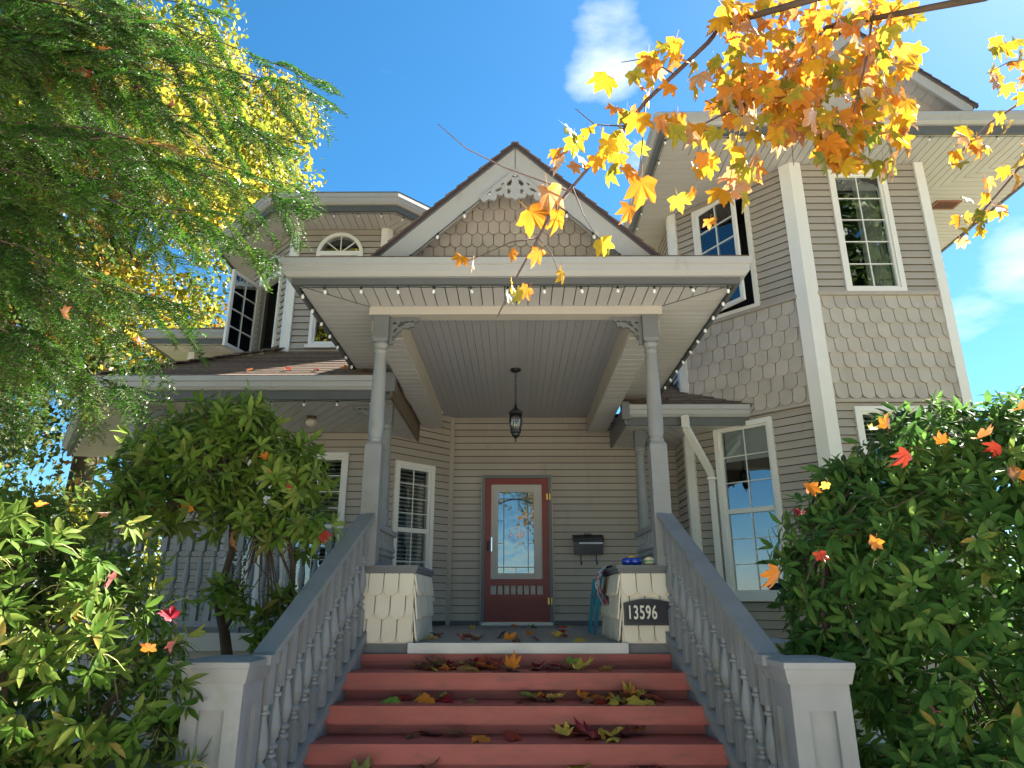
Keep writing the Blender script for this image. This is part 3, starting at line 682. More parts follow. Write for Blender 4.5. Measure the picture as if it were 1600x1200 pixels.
# ---- portico: soffit, gutter, beams, ceiling, gable roof
PS = 2.94; PX = 1.90; PY = 5.38
HB = 1.36                                             # half width to the outer side of the side beams
soffit([(-PX, PY), (PX, PY), (HB, PY + .46), (-HB, PY + .46)], PS, R(90))
soffit([(-PX, 8.6), (-PX, PY), (-HB, PY + .46), (-HB, 8.6)], PS, 0); soffit([(PX, PY), (PX, 9.2), (HB, 9.2), (HB, PY + .46)], PS, 0)
hpart('mitre_seam', MB().beam((-PX, PY, PS - .002), (-HB, PY + .46, PS - .002), .008, .006), DGREY); hpart('mitre_seam', MB().beam((PX, PY, PS - .002), (HB, PY + .46, PS - .002), .008, .006), DGREY)
gutter([(-PX, 8.5), (-PX, PY), (PX, PY), (PX, 9.0)], PS + .20, PS)
hpart('front_beam', MB().box(-HB - .0, HB, 5.845, 5.99, 2.862, PS + .02), BEAM)
for s in (-1, 1):
    bx0, bx1 = sorted((s * 1.08, s * HB))
    b = hpart('side_beam', MB().box(bx0, bx1, 5.992, 9.62 if s < 0 else 10.05, 2.745, PS + .05), BEAM)
    n = int(3.6 / .15)
    for k in range(n): part('soffit_panel', MB().box(bx0 + .012, bx1 - .012, 6.15 + k * .15, 6.15 + k * .15 + .138, 2.733, 2.7445), SOF, b)
ce = hpart('porch_ceiling', MB().prism([(-1.08, 5.992, 2.998), (1.08, 5.992, 2.998), (1.08, 10.09, 2.998), (-.96, 10.09, 2.998), (-1.08, 9.97, 2.998)], [(-1.08, 5.992, 3.03), (1.08, 5.992, 3.03), (1.08, 10.09, 3.03), (-.96, 10.09, 3.03), (-1.08, 9.97, 3.03)]), CEIL)
for k in range(27):
    x = -1.078 + k * .08; part('ceiling_board', MB().box(x + .0015, x + .0785, 6.13, 10.06 if x > -.95 else 9.95, 2.985, 2.9975), CEIL, ce)
part('ceiling_trim', MB().box(-1.08, 1.08, 6.06, 6.13, 2.955, 2.984), WHITE, ce)
part('cross_panel', MB().box(-1.079, 1.079, 5.994, 6.058, 2.95, 2.984), SOF, ce)
za = gable(.0, 5.55, 10.6, 3.27, 1.30, .935, barge=.21, ov=.34, shingle=(.105, .135), ylow=3.16)
# pent roof in front and at the sides
zt = PS + .195
roof_plane([(-PX - .1, PY - .1, zt), (PX + .1, PY - .1, zt), (HB, 5.92, zt + .10), (-HB, 5.92, zt + .10)])
roof_plane([(-PX - .1, 8.5, zt), (-PX - .1, PY - .1, zt), (-1.30, 5.92, zt + .10), (-1.30, 8.5, zt + .10)]); roof_plane([(PX + .1, PY - .1, zt), (PX + .1, 9.0, zt), (1.30, 9.0, zt + .10), (1.30, 5.92, zt + .10)])
# fretwork in the gable peak
def fret(name, outer, holes, depth, m, parent, matrix):
    cu = bpy.data.curves.new(name, 'CURVE'); cu.dimensions = '2D'; cu.fill_mode = 'BOTH'; cu.extrude = depth / 2
    for poly in [outer] + holes:
        sp = cu.splines.new('POLY'); sp.points.add(len(poly) - 1); sp.use_cyclic_u = True
        for q, p in zip(sp.points, poly): q.co = (p[0], p[1], 0, 1)
    t = bpy.data.objects.new('tmp', cu); COL.objects.link(t); dg = bpy.context.evaluated_depsgraph_get()
    me = bpy.data.meshes.new_from_object(t.evaluated_get(dg)); bpy.data.objects.remove(t); bpy.data.curves.remove(cu)
    me.transform(matrix); me.materials.clear(); me.materials.append(m); o = link(name, me, m, parent); return o
def blob(cx, cy, rx, ry, rot=0, n=12, tail=0.):
    out = []
    for i in range(n):
        t = 2 * math.pi * i / n; r = 1 + tail * max(0, math.cos(t)) ** 3; x, y = rx * math.cos(t) * r, ry * math.sin(t)
        out.append((cx + x * math.cos(rot) - y * math.sin(rot), cy + x * math.sin(rot) + y * math.cos(rot)))
    return out
def scallop(pts, bulge, n=6):
    """polyline -> run of outward half-round bumps"""
    out = []
    for (x0, y0), (x1, y1) in zip(pts[:-1], pts[1:]):
        dx, dy = x1 - x0, y1 - y0
        for i in range(n): t = i / n; b = bulge * math.sin(math.pi * t); out.append((x0 + dx * t + dy * b, y0 + dy * t - dx * b))
    return out + [pts[-1]]
slope = .935; hgt = .30
lft = [(0, -.02), (-.33, -.02 - .33 * slope)]; low = scallop([(-.33, -.33), (-.25, -.345), (-.17, -.29), (-.10, -.25), (-.03, -.33), (.03, -.33), (.10, -.25), (.17, -.29), (.25, -.345), (.33, -.33)], .42)
fh = [blob(0, -.10, .035, .014)] + [blob(s * .055, -.175, .034, .02, R(90 + s * 25), tail=.5) for s in (-1, 1)] + [blob(s * .12, -.185, .02, .010, R(s * -40)) for s in (-1, 1)] + [blob(s * .16, -.245, .030, .017, R(s * -35), tail=.6) for s in (-1, 1)] + [blob(s * .245, -.285, .026, .011, R(s * -50)) for s in (-1, 1)] + [blob(s * .06, -.262, .028, .016, R(90)) for s in (-1, 1)]
fret('gable_fretwork', [(0, -.02)] + low, fh, .025, GUT, house, Matrix.Translation(Vector((0, 5.535, za - .21 * 1.369 + .03)) - HW) @ Matrix.Rotation(R(90), 4, 'X'))
hpart('barge_joint', MB().box(-.003, .003, 5.546, 5.549, za - .28, za - .01), DGREY)

# ---- left wing porch: roof, gutter, soffit
Q0, Q1, Q2 = (-1.42, 7.47), (-4.79, 7.47), (-7.1, 10.65)
soffit([Q0, Q1, (-3.9, 9.0), (-1.42, 9.0)][::-1], WS, R(125), .13); 
soffit([Q1, Q2, (-5.0, 11.2), (-3.9, 9.0)], WS, R(-54 + 90), .13)
soffit([(-1.42, 9.0), (-3.9, 9.0), (-3.7, 9.6), (-1.42, 9.6)][::-1], WS, R(125), .13)
gutter([Q2, Q1, Q0], WS + .245, WS)
hpart('end_fascia', MB().box(-1.42, -1.39, 7.36, 9.62, WS - .012, WS + .26), mat('brown_fascia', (.13, .095, .06), .5))
hpart('gutter_end_block', MB().box(-1.47, -1.36, 7.33, 7.47, WS + .05, WS + .28), GREY)
zl = WS + .235; zu = 3.68
roof_plane([(Q1[0] - .05, 7.37, zl), (-1.40, 7.37, zl), (-1.40, 9.09, zu), (-3.33, 9.09, zu)])
roof_plane([(Q2[0] - .1, Q2[1] - .05, zl), (Q1[0] - .05, 7.37, zl), (-3.33, 9.09, zu), (-4.3, 10.1, zu)])
a, b = Vector((Q1[0], 7.40, zl + .03)), Vector((-3.33, 9.06, zu + .03))
for k in range(14):
    p = a.lerp(b, k / 14); q = a.lerp(b, (k + 1) / 14); hpart('hip_cap', MB().beam(p + Vector((0, 0, .022)), q + Vector((0, 0, .004)), .24, .014), ROOF)
# roof further back on the left
hpart('rear_wing_wall', MB().box(-6.35, -4.3, 12.5, 14.5, 3.0, 5.0), TAN)
soffit([(-6.9, 12.0), (-4.3, 12.0), (-4.3, 12.6), (-6.35, 12.6)], 4.95, R(90), .13); soffit([(-6.9, 12.0), (-6.35, 12.6), (-6.35, 15), (-6.9, 15)], 4.95, 0, .13)
gutter([(-6.9, 15), (-6.9, 12.0), (-4.3, 12.0)], 5.18, 4.95)
roof_plane([(-7.0, 11.9, 5.17), (-4.2, 11.9, 5.17), (-4.2, 14.0, 6.1), (-5.4, 14.0, 6.1)])
corner_board(-6.35, 12.5, R(0), R(90), 3.0, 4.94, .1)

# ---- right wing porch
RY = 8.70
soffit([(1.45, RY), (3.02, RY), (2.40, 9.32), (2.40, 10.09), (1.45, 10.09)], WS, R(60), .13)
gutter([(1.45, RY), (3.05, RY)], WS + .245, WS)
hpart('end_fascia', MB().box(1.42, 1.449, 8.62, 10.08, WS - .012, WS + .26), GREY); hpart('gutter_end_block', MB().box(1.38, 1.48, 8.56, 8.70, WS + .05, WS + .28), GREY)
roof_plane([(1.42, 8.6, zl), (3.12, 8.6, zl), (2.45, 9.28, zl + .36), (1.42, 9.28, zl + .36)]); 
roof_plane([(1.42, 9.281, zl + .36), (2.45, 9.281, zl + .36), (2.40, 10.0, zl + .74), (1.42, 10.0, zl + .74)])
ds = [(2.20, 8.60, WS + .10), (2.20, 8.60, WS - .06), (2.30, 8.72, WS - .18), (2.56, 9.02, WS - .50), (2.62, 9.08, WS - .60), (2.62, 9.08, GROUND + .1)]
mb = MB()
for p, q in zip(ds[:-1], ds[1:]): mb.beam(p, q, .085, .065, up=(.6, .8, .001))
hpart('downspout', mb, WHITE)
hpart('downspout_strap', MB().box(2.54, 2.70, 9.02, 9.045, WS - .66, WS - .63), WHITE)

# ------------------------------------------------------------------ porch columns
def column_mesh(zb, zt, blk, sq, half, rad):
    """square lower post, turned shaft, square block on top"""
    mb = MB().box(-half, half, -half, half, 0, sq - zb)
    mb.frustum(0, 0, sq - zb, sq - zb + .03, half, half, half * .75, half * .75)
    return mb
def column(name, x, y, zb, zsq, zblk, ztop, half, rad, label, group=None, brackets=(), rotz=0):
    t = thing(name, (x, y, zb), label, 'column', group)
    if zsq > zb + .02:
        lpart('lower_post', MB().box(-half, half, -half, half, 0, zsq - zb).frustum(0, 0, zsq - zb, zsq - zb + .035, half, half, rad * .9, rad * .9), GREYR, t)
    h0, h1 = zsq - zb + .03, zblk - zb; H = h1 - h0
    pr = [(rad * .95, 0), (rad * 1.08, .012), (rad * 1.08, .03), (rad * .92, .042), (rad * 1.0, .06), (rad * 1.12, .10), (rad * 1.14, .22 * H), (rad * 1.05, .5 * H), (rad * .9, .8 * H), (rad * .84, H - .12), (rad * .84, H - .10), (rad * 1.02, H - .09), (rad * 1.02, H - .072), (rad * .86, H - .065), (rad * .86, H - .045), (rad * 1.06, H - .03), (rad * 1.1, H)]
    lpart('shaft', MB().lathe([(r, h0 + z) for r, z in pr], (0, 0, 0), 20), GREYR, t, True)
    lpart('top_block', MB().frustum(0, 0, h1, h1 + .03, rad, rad, half, half).box(-half, half, -half, half, h1 + .03, ztop - zb), GREY, t)
    for (ang, ln) in brackets:
        S = ln; out = [(0, 0), (0, -S)] + scallop([(.035, -S), (.06, -S * .72), (.10, -S * .52), (.16, -S * .40), (S * .62, -.12), (S * .85, -.10), (S, -.035)], -.25)[0:] + [(S, 0)]
        ho = [blob(.04, -S * .75, .022, .009, R(80)), blob(.05, -S * .50, .024, .012, R(60), tail=.4), blob(.10, -S * .30, .03, .014, R(35), tail=.5), blob(.045, -S * .22, .018, .012), blob(S * .55, -.05, .03, .012, R(10), tail=.5), blob(S * .78, -.045, .022, .009), blob(.11, -.055, .018, .012)]
        fret('bracket', out, ho, .03, GREY, t, Matrix.Rotation(ang, 4, 'Z') @ Matrix.Translation((half, 0, ztop - zb - .004)) @ Matrix.Rotation(R(90), 4, 'X'))
    return t
CXL, CXR, CY = -1.245, 1.245, 5.915
column('porch_column', CXL, CY, .605, 1.63, 2.60, 2.86, .073, .06, 'grey turned porch column with fretwork bracket above the plain left pedestal', 'portico columns', [(0, .27)])
column('porch_column', CXR, CY, .605, 1.63, 2.60, 2.86, .073, .06, 'grey turned porch column with fretwork bracket above the pedestal with house number', 'portico columns', [(R(180), .27)])
column('porch_column', 1.66, 9.0, 0., .9, 2.28, WS - .003, .065, .066, 'smaller grey porch column below the right wing gutter beside the mailbox wall', 'wing porch columns', [(0, .2)])
column('porch_column', -1.50, 7.72, 0., .9, 2.28, WS - .003, .065, .066, 'grey wing porch column behind the left portico column', 'wing porch columns', [(R(180), .34)])
column('porch_column', -4.45, 7.75, 0., .9, 2.28, WS - .003, .065, .066, 'grey porch column at the far corner of the left wing porch', 'wing porch columns', [(R(0), .34), (R(126), .3)])

# ------------------------------------------------------------------ pedestals
def pedestal(s, label):
    x0, x1 = (-1.47, -.845) if s < 0 else (.867, 1.50); y0, y1 = 5.905, 7.05
    t = thing('porch_pedestal', ((x0 + x1) / 2, y0, 0), label, 'pedestal', 'shingled pedestals beside the steps')
    part('core', MB().box(x0 + .02, x1 - .02, y0 + .02, y1, -.01, .55), CREAM, t)
    part('base', MB().box(x0 + .01, x1 - .01 if s > 0 else x1 - .02, y0 - .015, y1 - .02, -.10, -.011), GREY, t)
    cap = part('cap', MB().box(x0 - .03, x1 + .03, y0 - .03, y1 + .02, .582, .61), GREY, t)
    part('cap_moulding', MB().box(x0 - .018, x1 + .018, y0 - .018, y1 + .01, .558, .5815), GREY, cap); part('cap_moulding', MB().box(x0 - .006, x1 + .006, y0 - .006, y1, .532, .5575), GREY, cap)
    for (p0, p1, n) in (((x0, y0), (x1, y0), 4), ((x1, y0), (x1, y1), 7)) if s < 0 else (((x0, y0), (x1, y0), 4), ((x0, y1), (x0, y0), 7)):
        L = math.dist(p0, p1); an = math.atan2(p1[1] - p0[1], p1[0] - p0[0])
        f = link('shingle_face', MB().box(0, L, .012, .02, -.005, .55).mesh('shingle_face'), CREAM, t, Vector((p0[0], p0[1], 0)) - t.location, an)
        shingles(f, L, 0., .545, L / (5 if n == 4 else 8), .182, CREAM)
    return t
pedestal(-1, 'cream scalloped pedestal without a number at the top of the steps')
pedestal(1, 'cream scalloped pedestal carrying the house number plaque')

# ------------------------------------------------------------------ stairs
st = thing('staircase', (0, 5.0, GROUND), 'wide red painted wooden staircase strewn with autumn leaves', 'stairs')
RI = 1.10 / 6; nose = [5.50, 5.20, 4.90, 4.60, 4.30]
part('riser', MB().box(-1.30, 1.32, FY - .04, FY - .02, -RI, -.078), RED, st)
part('riser_strip', MB().box(-1.30, 1.32, FY - .055, FY - .0405, -RI + .02, -.13), RED, st)
for i, yn in enumerate(nose):
    z = -RI * (i + 1); back = (FY - .02) if i == 0 else nose[i - 1] + .055; hw = 1.33 + .02 * i + (5.88 - yn) * .09
    b0 = yn; d = (back - yn)
    part('tread_board', MB().box(-hw, hw, yn + .004, yn + d * .5 - .003, z - .04, z), RED, st); part('tread_board', MB().box(-hw, hw, yn + d * .5 + .003, back, z - .04, z - .001), RED, st)
    part('nosing', MB().box(-hw - .004, hw + .004, yn - .035, yn + .003, z - .115, z + .001), RED, st)
    part('riser', MB().box(-hw, hw, yn + .035, yn + .055, z - RI, z - .041), RED, st)

# ------------------------------------------------------------------ stair railings
def baluster_mesh(h, hs=.032, top=.24, base=.20, rad=.044):
    """square head, turned vase, square foot; z from 0 to h"""
    mb = MB().box(-hs, hs, -hs, hs, 0, base).frustum(0, 0, base, base + .03, hs, hs, hs * .55, hs * .55)
    z0 = base + .028; H = h - top - z0
    pr = [(.022, 0), (.034, .012), (.034, .028), (.02, .036), (.02, .05), (.036, .062), (.038, .075), (.02, .092), (rad * .75, .15 * H + .06), (rad, .32 * H + .04), (rad * .9, .48 * H + .02), (rad * .62, .72 * H), (.019, H - .075), (.019, H - .06), (.033, H - .05), (.033, H - .036), (.022, H - .028), (.024, H)]
    mb.lathe([(r, z0 + z) for r, z in pr], (0, 0, 0), 12).box(-hs, hs, -hs, hs, h - top, h)
    return mb
STB = baluster_mesh(.86).mesh('stair_baluster'); STB.materials.append(GREYR)
for p in STB.polygons: p.use_smooth = False
def stair_rail(s, label):
    t = thing('stair_railing', (s * 1.62, 3.9, GROUND), label, 'railing', 'stair railings')
    A = Vector((s * 1.255, 5.86, 1.045)); B = Vector((s * 1.46, 4.24, .045)); up = Vector((0, 0, 1))
    d = (B - A); hd = Vector((d.x, d.y, 0)).normalized(); sd = Vector((hd.y, -hd.x, 0))
    def bar(a, b, w, h): # top at a..b, vertical ends
        return [a - sd * w / 2, a + sd * w / 2, a + sd * w / 2 - up * h, a - sd * w / 2 - up * h], [b - sd * w / 2, b + sd * w / 2, b + sd * w / 2 - up * h, b - sd * w / 2 - up * h]
    part('handrail', MB().prism(*bar(A, B, .135, .045)), GREYR, t)
    part('handrail_moulding', MB().prism(*bar(A - up * .0455, B - up * .0455, .06, .045)), GREYR, t)
    lo = up * .955
    part('bottom_rail', MB().prism(*bar(A - lo, B - lo, .105, .08)), GREYR, t); part('stringer', MB().prism(*bar(A - lo - up * .081, B - lo - up * .081, .05, .22)), GREYR, t)
    n = 12
    for k in range(n):
        f = (k + .5) / n; p = A.lerp(B, f) - up * .95
        o = link('baluster', STB, GREYR, t, Vector((p.x, p.y, p.z - .0)) - t.location, math.atan2(hd.y, hd.x))
    # newel
    cx, cy, hw, ch = s * 1.597, 4.07, .155, .188; zt = .03
    nw = part('newel_post', MB().box(cx - hw + .03, cx + hw - .03, cy - hw + .03, cy + hw - .03, GROUND, zt - .12), GREYR, t)
    fr = MB()
    for (ax, sg) in ((0, -1), (0, 1), (1, -1), (1, 1)):
        def bx(u0, u1, z0, z1):
            a, b = sorted((sg * (hw - .0295), sg * hw))
            if ax == 1: fr.box(cx + u0, cx + u1, cy + a, cy + b, z0, z1)
            else: fr.box(cx + a, cx + b, cy + u0, cy + u1, z0, z1)
        e = hw - (.0298 if ax == 0 else 0)
        bx(-e, -hw + .085, GROUND, zt - .121); bx(hw - .085, e, GROUND, zt - .121); bx(-hw + .085, hw - .085, zt - .25, zt - .121); bx(-hw + .085, hw - .085, GROUND, GROUND + .15)
    part('panel_frame', fr, GREYR, nw)
    part('frieze', MB().frustum(cx, cy, zt - .12, zt - .045, hw + .012, hw + .012, hw + .03, hw + .03), GREYR, nw)
    cp = part('newel_cap', MB().box(cx - ch, cx + ch, cy - ch, cy + ch, zt - .044, zt - .012), GREYR, nw) if False else part('newel_cap', MB().box(cx - ch, cx + ch, cy - ch, cy + ch, zt - .044, zt - .014).frustum(cx, cy, zt - .0139, zt + .004, ch - .004, ch - .004, ch * .55, ch * .55), GREYR, t)
    part('rail_block', MB().box(s * 1.46 - .072, s * 1.46 + .072, 4.15, 4.30, -.02, .034), GREYR, t)
    return t
stair_rail(-1, 'grey stair railing with turned balusters on the side of the small leafy tree')
stair_rail(1, 'grey stair railing with turned balusters in front of the house number plaque')

# low railings on the pedestals
LOWB = baluster_mesh(.31, .016, .09, .06, .022).mesh('low_baluster'); LOWB.materials.append(GREYR)
for s in (-1, 1):
    x = s * 1.235; t = thing('low_railing', (x, 6.0, .61), ('short grey balustrade on top of the plain left pedestal' if s < 0 else 'short grey balustrade on top of the numbered pedestal beside the swim goggles'), 'railing', 'low pedestal railings')
    part('top_rail', MB().box(x - .035, x + .035, 5.99, 7.03, .93, .98), GREYR, t); part('bottom_rail', MB().box(x - .025, x + .025, 5.99, 7.03, .612, .64), GREYR, t)
    for k in range(8): link('baluster', LOWB, GREYR, t, Vector((x, 6.08 + k * .125, .63)) - t.location)
# left wing porch railing
PB = baluster_mesh(.93, .034, .20, .22, .04).mesh('porch_baluster'); PB.materials.append(GREYR)
t = thing('porch_railing', (-3.0, 7.72, 0), 'grey railing with turned balusters along the left wing porch behind the leafy shrubs', 'railing')
part('top_rail', MB().box(-4.39, -1.57, 7.67, 7.77, 1.04, 1.09), GREYR, t); part('bottom_rail', MB().box(-4.39, -1.57, 7.68, 7.76, .06, .12), GREYR, t)
for k in range(20): link('baluster', PB, GREYR, t, Vector((-4.30 + k * .14, 7.72, .115)) - t.location)
part('foot_block', MB().box(-3.05, -2.95, 7.69, 7.75, 0.0, .06), GREYR, t)
a, b = Vector((-4.48, 7.83, 0)), Vector((-6.1, 9.9, 0))
part('top_rail', MB().beam(a + Vector((0, 0, 1.065)), b + Vector((0, 0, 1.065)), .1, .05), GREYR, t); part('bottom_rail', MB().beam(a + Vector((0, 0, .09)), b + Vector((0, 0, .09)), .08, .06), GREYR, t)
for k in range(1, 18):
    p = a.lerp(b, k / 18); link('baluster', PB, GREYR, t, Vector((p.x, p.y, .115)) - t.location, R(38))

# ------------------------------------------------------------------ plaque, mailbox, lantern, small things
pq = thing('address_plaque', (1.09, 5.88, .137), 'black arched address plaque reading 13596 on the cream pedestal', 'plaque')
def plq(e, y0, y1, name, m):
    pts = [(.877 + e, .137 + e), (1.272 - e, .137 + e), (1.272 - e, .312 - e)] + [(1.272 - e - (.395 - 2 * e) * i / 12, .312 - e + .030 * math.sin(math.pi * i / 12)) for i in range(1, 12)] + [(.877 + e, .312 - e)]
    return part(name, MB().prism([(x, y0, z) for x, z in pts], [(x, y1, z) for x, z in pts]), m, pq)
plq(0, 5.846, 5.872, 'backplate', BLACK); plq(.016, 5.8405, 5.8458, 'inner_field', mat('plaque_field', (.02, .022, .03), .5))
def text(name, body, size, m, parent, matrix, depth=.004, bold=.0):
    cu = bpy.data.curves.new(name, 'FONT'); cu.body = body; cu.size = size; cu.extrude = depth / 2; cu.offset = bold; cu.align_x = 'CENTER'; cu.align_y = 'CENTER'; cu.space_character = 1.12
    tmp = bpy.data.objects.new('tmp', cu); COL.objects.link(tmp); dg = bpy.context.evaluated_depsgraph_get(); me = bpy.data.meshes.new_from_object(tmp.evaluated_get(dg)); bpy.data.objects.remove(tmp); bpy.data.curves.remove(cu)
    me.transform(matrix); me.materials.clear(); me.materials.append(m); return link(name, me, m, parent)
text('house_number', '13596', .148, mat('number_cream', (.72, .68, .58), .5), pq, Matrix.Translation(Vector((1.022, 5.8365, .232)) - wpos(pq)) @ Matrix.Rotation(R(90), 4, 'X') @ Matrix.Diagonal((.60, 1.0, 1, 1)), .006, .0022)

mb_ = thing('mailbox', (1.035, 10.08, .95), 'black metal wall mailbox with newspaper hooks right of the door', 'mailbox')
BLK2 = mat('mailbox_black', (.018, .02, .03), .3, .1, spec=.6)
part('body', MB().prism([(.83, 9.96, .955), (1.24, 9.96, .955), (1.24, 10.075, .95), (.83, 10.075, .95)], [(.83, 9.94, 1.15), (1.24, 9.94, 1.15), (1.24, 10.075, 1.2), (.83, 10.075, 1.2)]), BLK2, mb_)
part('lid', MB().prism([(.815, 9.925, 1.12), (1.255, 9.925, 1.12), (1.255, 9.935, 1.17), (.815, 9.935, 1.17)], [(.815, 10.076, 1.215), (1.255, 10.076, 1.215), (1.255, 10.076, 1.235), (.815, 10.076, 1.235)]), BLK2, mb_)
part('lid_handle', MB().box(.98, 1.09, 10.05, 10.075, 1.235, 1.25), BLK2, mb_)
part('letter_edge', MB().box(.90, 1.235, 9.934, 9.938, 1.095, 1.117), mat('letter_white', (.6, .62, .66), .6), mb_)
for x in (.93, 1.15): part('newspaper_hook', MB().tube([(x, 10.07, .955), (x, 10.06, .85), (x, 10.05, .825), (x, 10.02, .815), (x + .005, 9.995, .83), (x + .005, 9.99, .85)], .007, 6), BLACK, mb_)

ln = thing('hanging_lantern', (0, 7.8, 2.09), 'black hanging porch lantern with clear glass on a chain', 'lantern')
part('ceiling_canopy', MB().lathe([(.0, 0), (.035, .0), (.062, .018), (.066, .034), (.0, .034)], (0, 7.8, 2.95), 16), BLACK, ln, True)
ch = MB()
zc = 2.955
k = 0
while zc > 2.56:
    ring = [(0 + (.011 * math.cos(t) if k % 2 else 0), 7.8 + (0 if k % 2 else .011 * math.cos(t)), zc - .02 + .02 * math.sin(t)) for t in [2 * math.pi * i / 8 for i in range(9)]]
    ch.tube(ring, .004, 4); zc -= .031; k += 1
part('chain', ch, BLACK, ln)
def lant(name, mb, m, parent, smooth=False):
    mb.v = [(x * .76, 7.8 + y * .76, 2.09 + z * .76) for x, y, z in mb.v]; return part(name, mb, m, parent, smooth)
Z = 0; LK = .76
lant('roof_cap', MB().lathe([(.105, .44), (.112, .45), (.112, .475), (.095, .49), (.06, .52), (.03, .55), (.018, .60), (.008, .63), (.0, .635)], (0, 0, 0), 12), BLACK, ln)
lant('lantern_base', MB().lathe([(.0, .0), (.008, .0), (.012, .03), (.008, .05), (.03, .07), (.062, .10), (.068, .13), (.082, .15), (.086, .19), (.0, .19)], (0, 0, 0), 12), BLACK, ln)
lant('globe', MB().lathe([(.078, .19), (.098, .26), (.104, .34), (.098, .44)], (0, 0, 0), 18), glass_mat('lantern_glass', (.7, .7, .68), .06), ln, True)
for k in range(6):
    a = R(60 * k + 30); c, s_ = math.cos(a), math.sin(a); lant('glass_bar', MB().tube([(c * .084, s_ * .084, .19), (c * .103, s_ * .103, .27), (c * .108, s_ * .108, .36), (c * .103, s_ * .103, .445)], .006, 5), BLACK, ln)
for k in range(3): lant('candle_lamp', MB().lathe([(.012, 0), (.012, .06), (.016, .075), (.014, .10), (.0, .125)], (.03 * math.cos(k * 2.1), .03 * math.sin(k * 2.1), .195), 8), BULB, ln, True)

for (x, y, lb) in ((-3.55, 8.65, 'dome ceiling lamp with brown collar farther along the left porch soffit'), (-2.55, 8.25, 'dome ceiling lamp with brown collar on the soffit above the blinds window')):
    t = thing('ceiling_lamp', (x, y, WS), lb, 'lamp', 'porch ceiling lamps')
    part('collar', MB().lathe([(.0, -.035), (.055, -.035), (.062, -.001), (.0, -.001)], (x, y, WS), 14), mat('bronze', (.12, .075, .04), .4, .1, metal=.6), t, True)
    part('glass_dome', MB().lathe([(.0, -.135), (.035, -.13), (.062, -.10), (.07, -.07), (.052, -.036)], (x, y, WS), 14), mat('frosted_glass', (.5, .47, .4), .3, .1, bump=0), t, True)

# teal chair and towel
TEAL = mat('teal_plastic', (.02, .20, .28), .45, .1)
ch_ = thing('folding_chair', (1.05, 7.35, 0), 'teal chair half hidden behind the numbered pedestal', 'chair')
for yy in (7.25, 7.75):
    part('leg', MB().prism([(.77, yy, .0), (.80, yy, .0), (.865, yy, .38), (.815, yy, .38)], [(.77, yy + .03, .0), (.80, yy + .03, .0), (.865, yy + .03, .38), (.815, yy + .03, .38)]), TEAL, ch_)
    part('leg', MB().prism([(1.30, yy, .0), (1.33, yy, .0), (1.27, yy, .38), (1.22, yy, .38)], [(1.30, yy + .03, .0), (1.33, yy + .03, .0), (1.27, yy + .03, .38), (1.22, yy + .03, .38)]), TEAL, ch_)
    part('arm_panel', MB().prism([(.80, yy - .002, .28), (.90, yy - .002, .28), (.93, yy - .002, .58), (.84, yy - .002, .55)], [(.80, yy + .032, .28), (.90, yy + .032, .28), (.93, yy + .032, .58), (.84, yy + .032, .55)]), TEAL, ch_)
part('seat', MB().box(.82, 1.30, 7.25, 7.78, .36, .40), TEAL, ch_); part('backrest', MB().box(1.24, 1.28, 7.27, 7.76, .40, .56), TEAL, ch_)
def towel_mat():
    m = bpy.data.materials.new('patterned_towel'); m.use_nodes = True; n = m.node_tree.nodes; l = m.node_tree.links; b = n['Principled BSDF']; b.inputs['Roughness'].default_value = .9
    g = n.new('ShaderNodeNewGeometry'); v = n.new('ShaderNodeTexVoronoi'); v.inputs['Scale'].default_value = 26; l.new(g.outputs['Position'], v.inputs['Vector'])
    r = n.new('ShaderNodeValToRGB'); r.color_ramp.interpolation = 'CONSTANT'; l.new(v.outputs['Color'], r.inputs['Fac'])
    cs = [(0, (.7, .7, .72)), (.3, (.4, .02, .10)), (.45, (.75, .72, .7)), (.6, (.05, .35, .45)), (.72, (.6, .10, .04)), (.85, (.12, .02, .06))]
    while len(r.color_ramp.elements) < len(cs): r.color_ramp.elements.new(.5)
    for e, (p, c) in zip(r.color_ramp.elements, cs): e.position = p; e.color = (*c, 1)
    l.new(r.outputs['Color'], b.inputs['Base Color']); return m
prof = [(.90, .628), (.86, .632), (.82, .622), (.79, .58), (.765, .50), (.765, .44), (.79, .37), (.83, .30), (.85, .27)]
tv = MB(); K = 9
vs = []
for j in range(K):
    yy = 6.45 + .42 * j / (K - 1)
    for i, (x, z) in enumerate(prof): vs.append((x + .008 * math.sin(j * 1.9 + i), yy + (.05 * (i - 4) * .3 if i > 4 else 0), z + .004 * math.sin(j * 2.3)))
n_ = len(prof); tv.add(vs, [(j * n_ + i, j * n_ + i + 1, (j + 1) * n_ + i + 1, (j + 1) * n_ + i) for j in range(K - 1) for i in range(n_ - 1)])
k_ = len(tv.v); tv.add([(x + .006, y, z + .004) for x, y, z in vs], [(j * n_ + i, (j + 1) * n_ + i, (j + 1) * n_ + i + 1, j * n_ + i + 1) for j in range(K - 1) for i in range(n_ - 1)])
tag(link('beach_towel', tv.mesh('beach_towel', True), towel_mat()), 'multicoloured patterned towel draped over the edge of the numbered pedestal', 'towel')
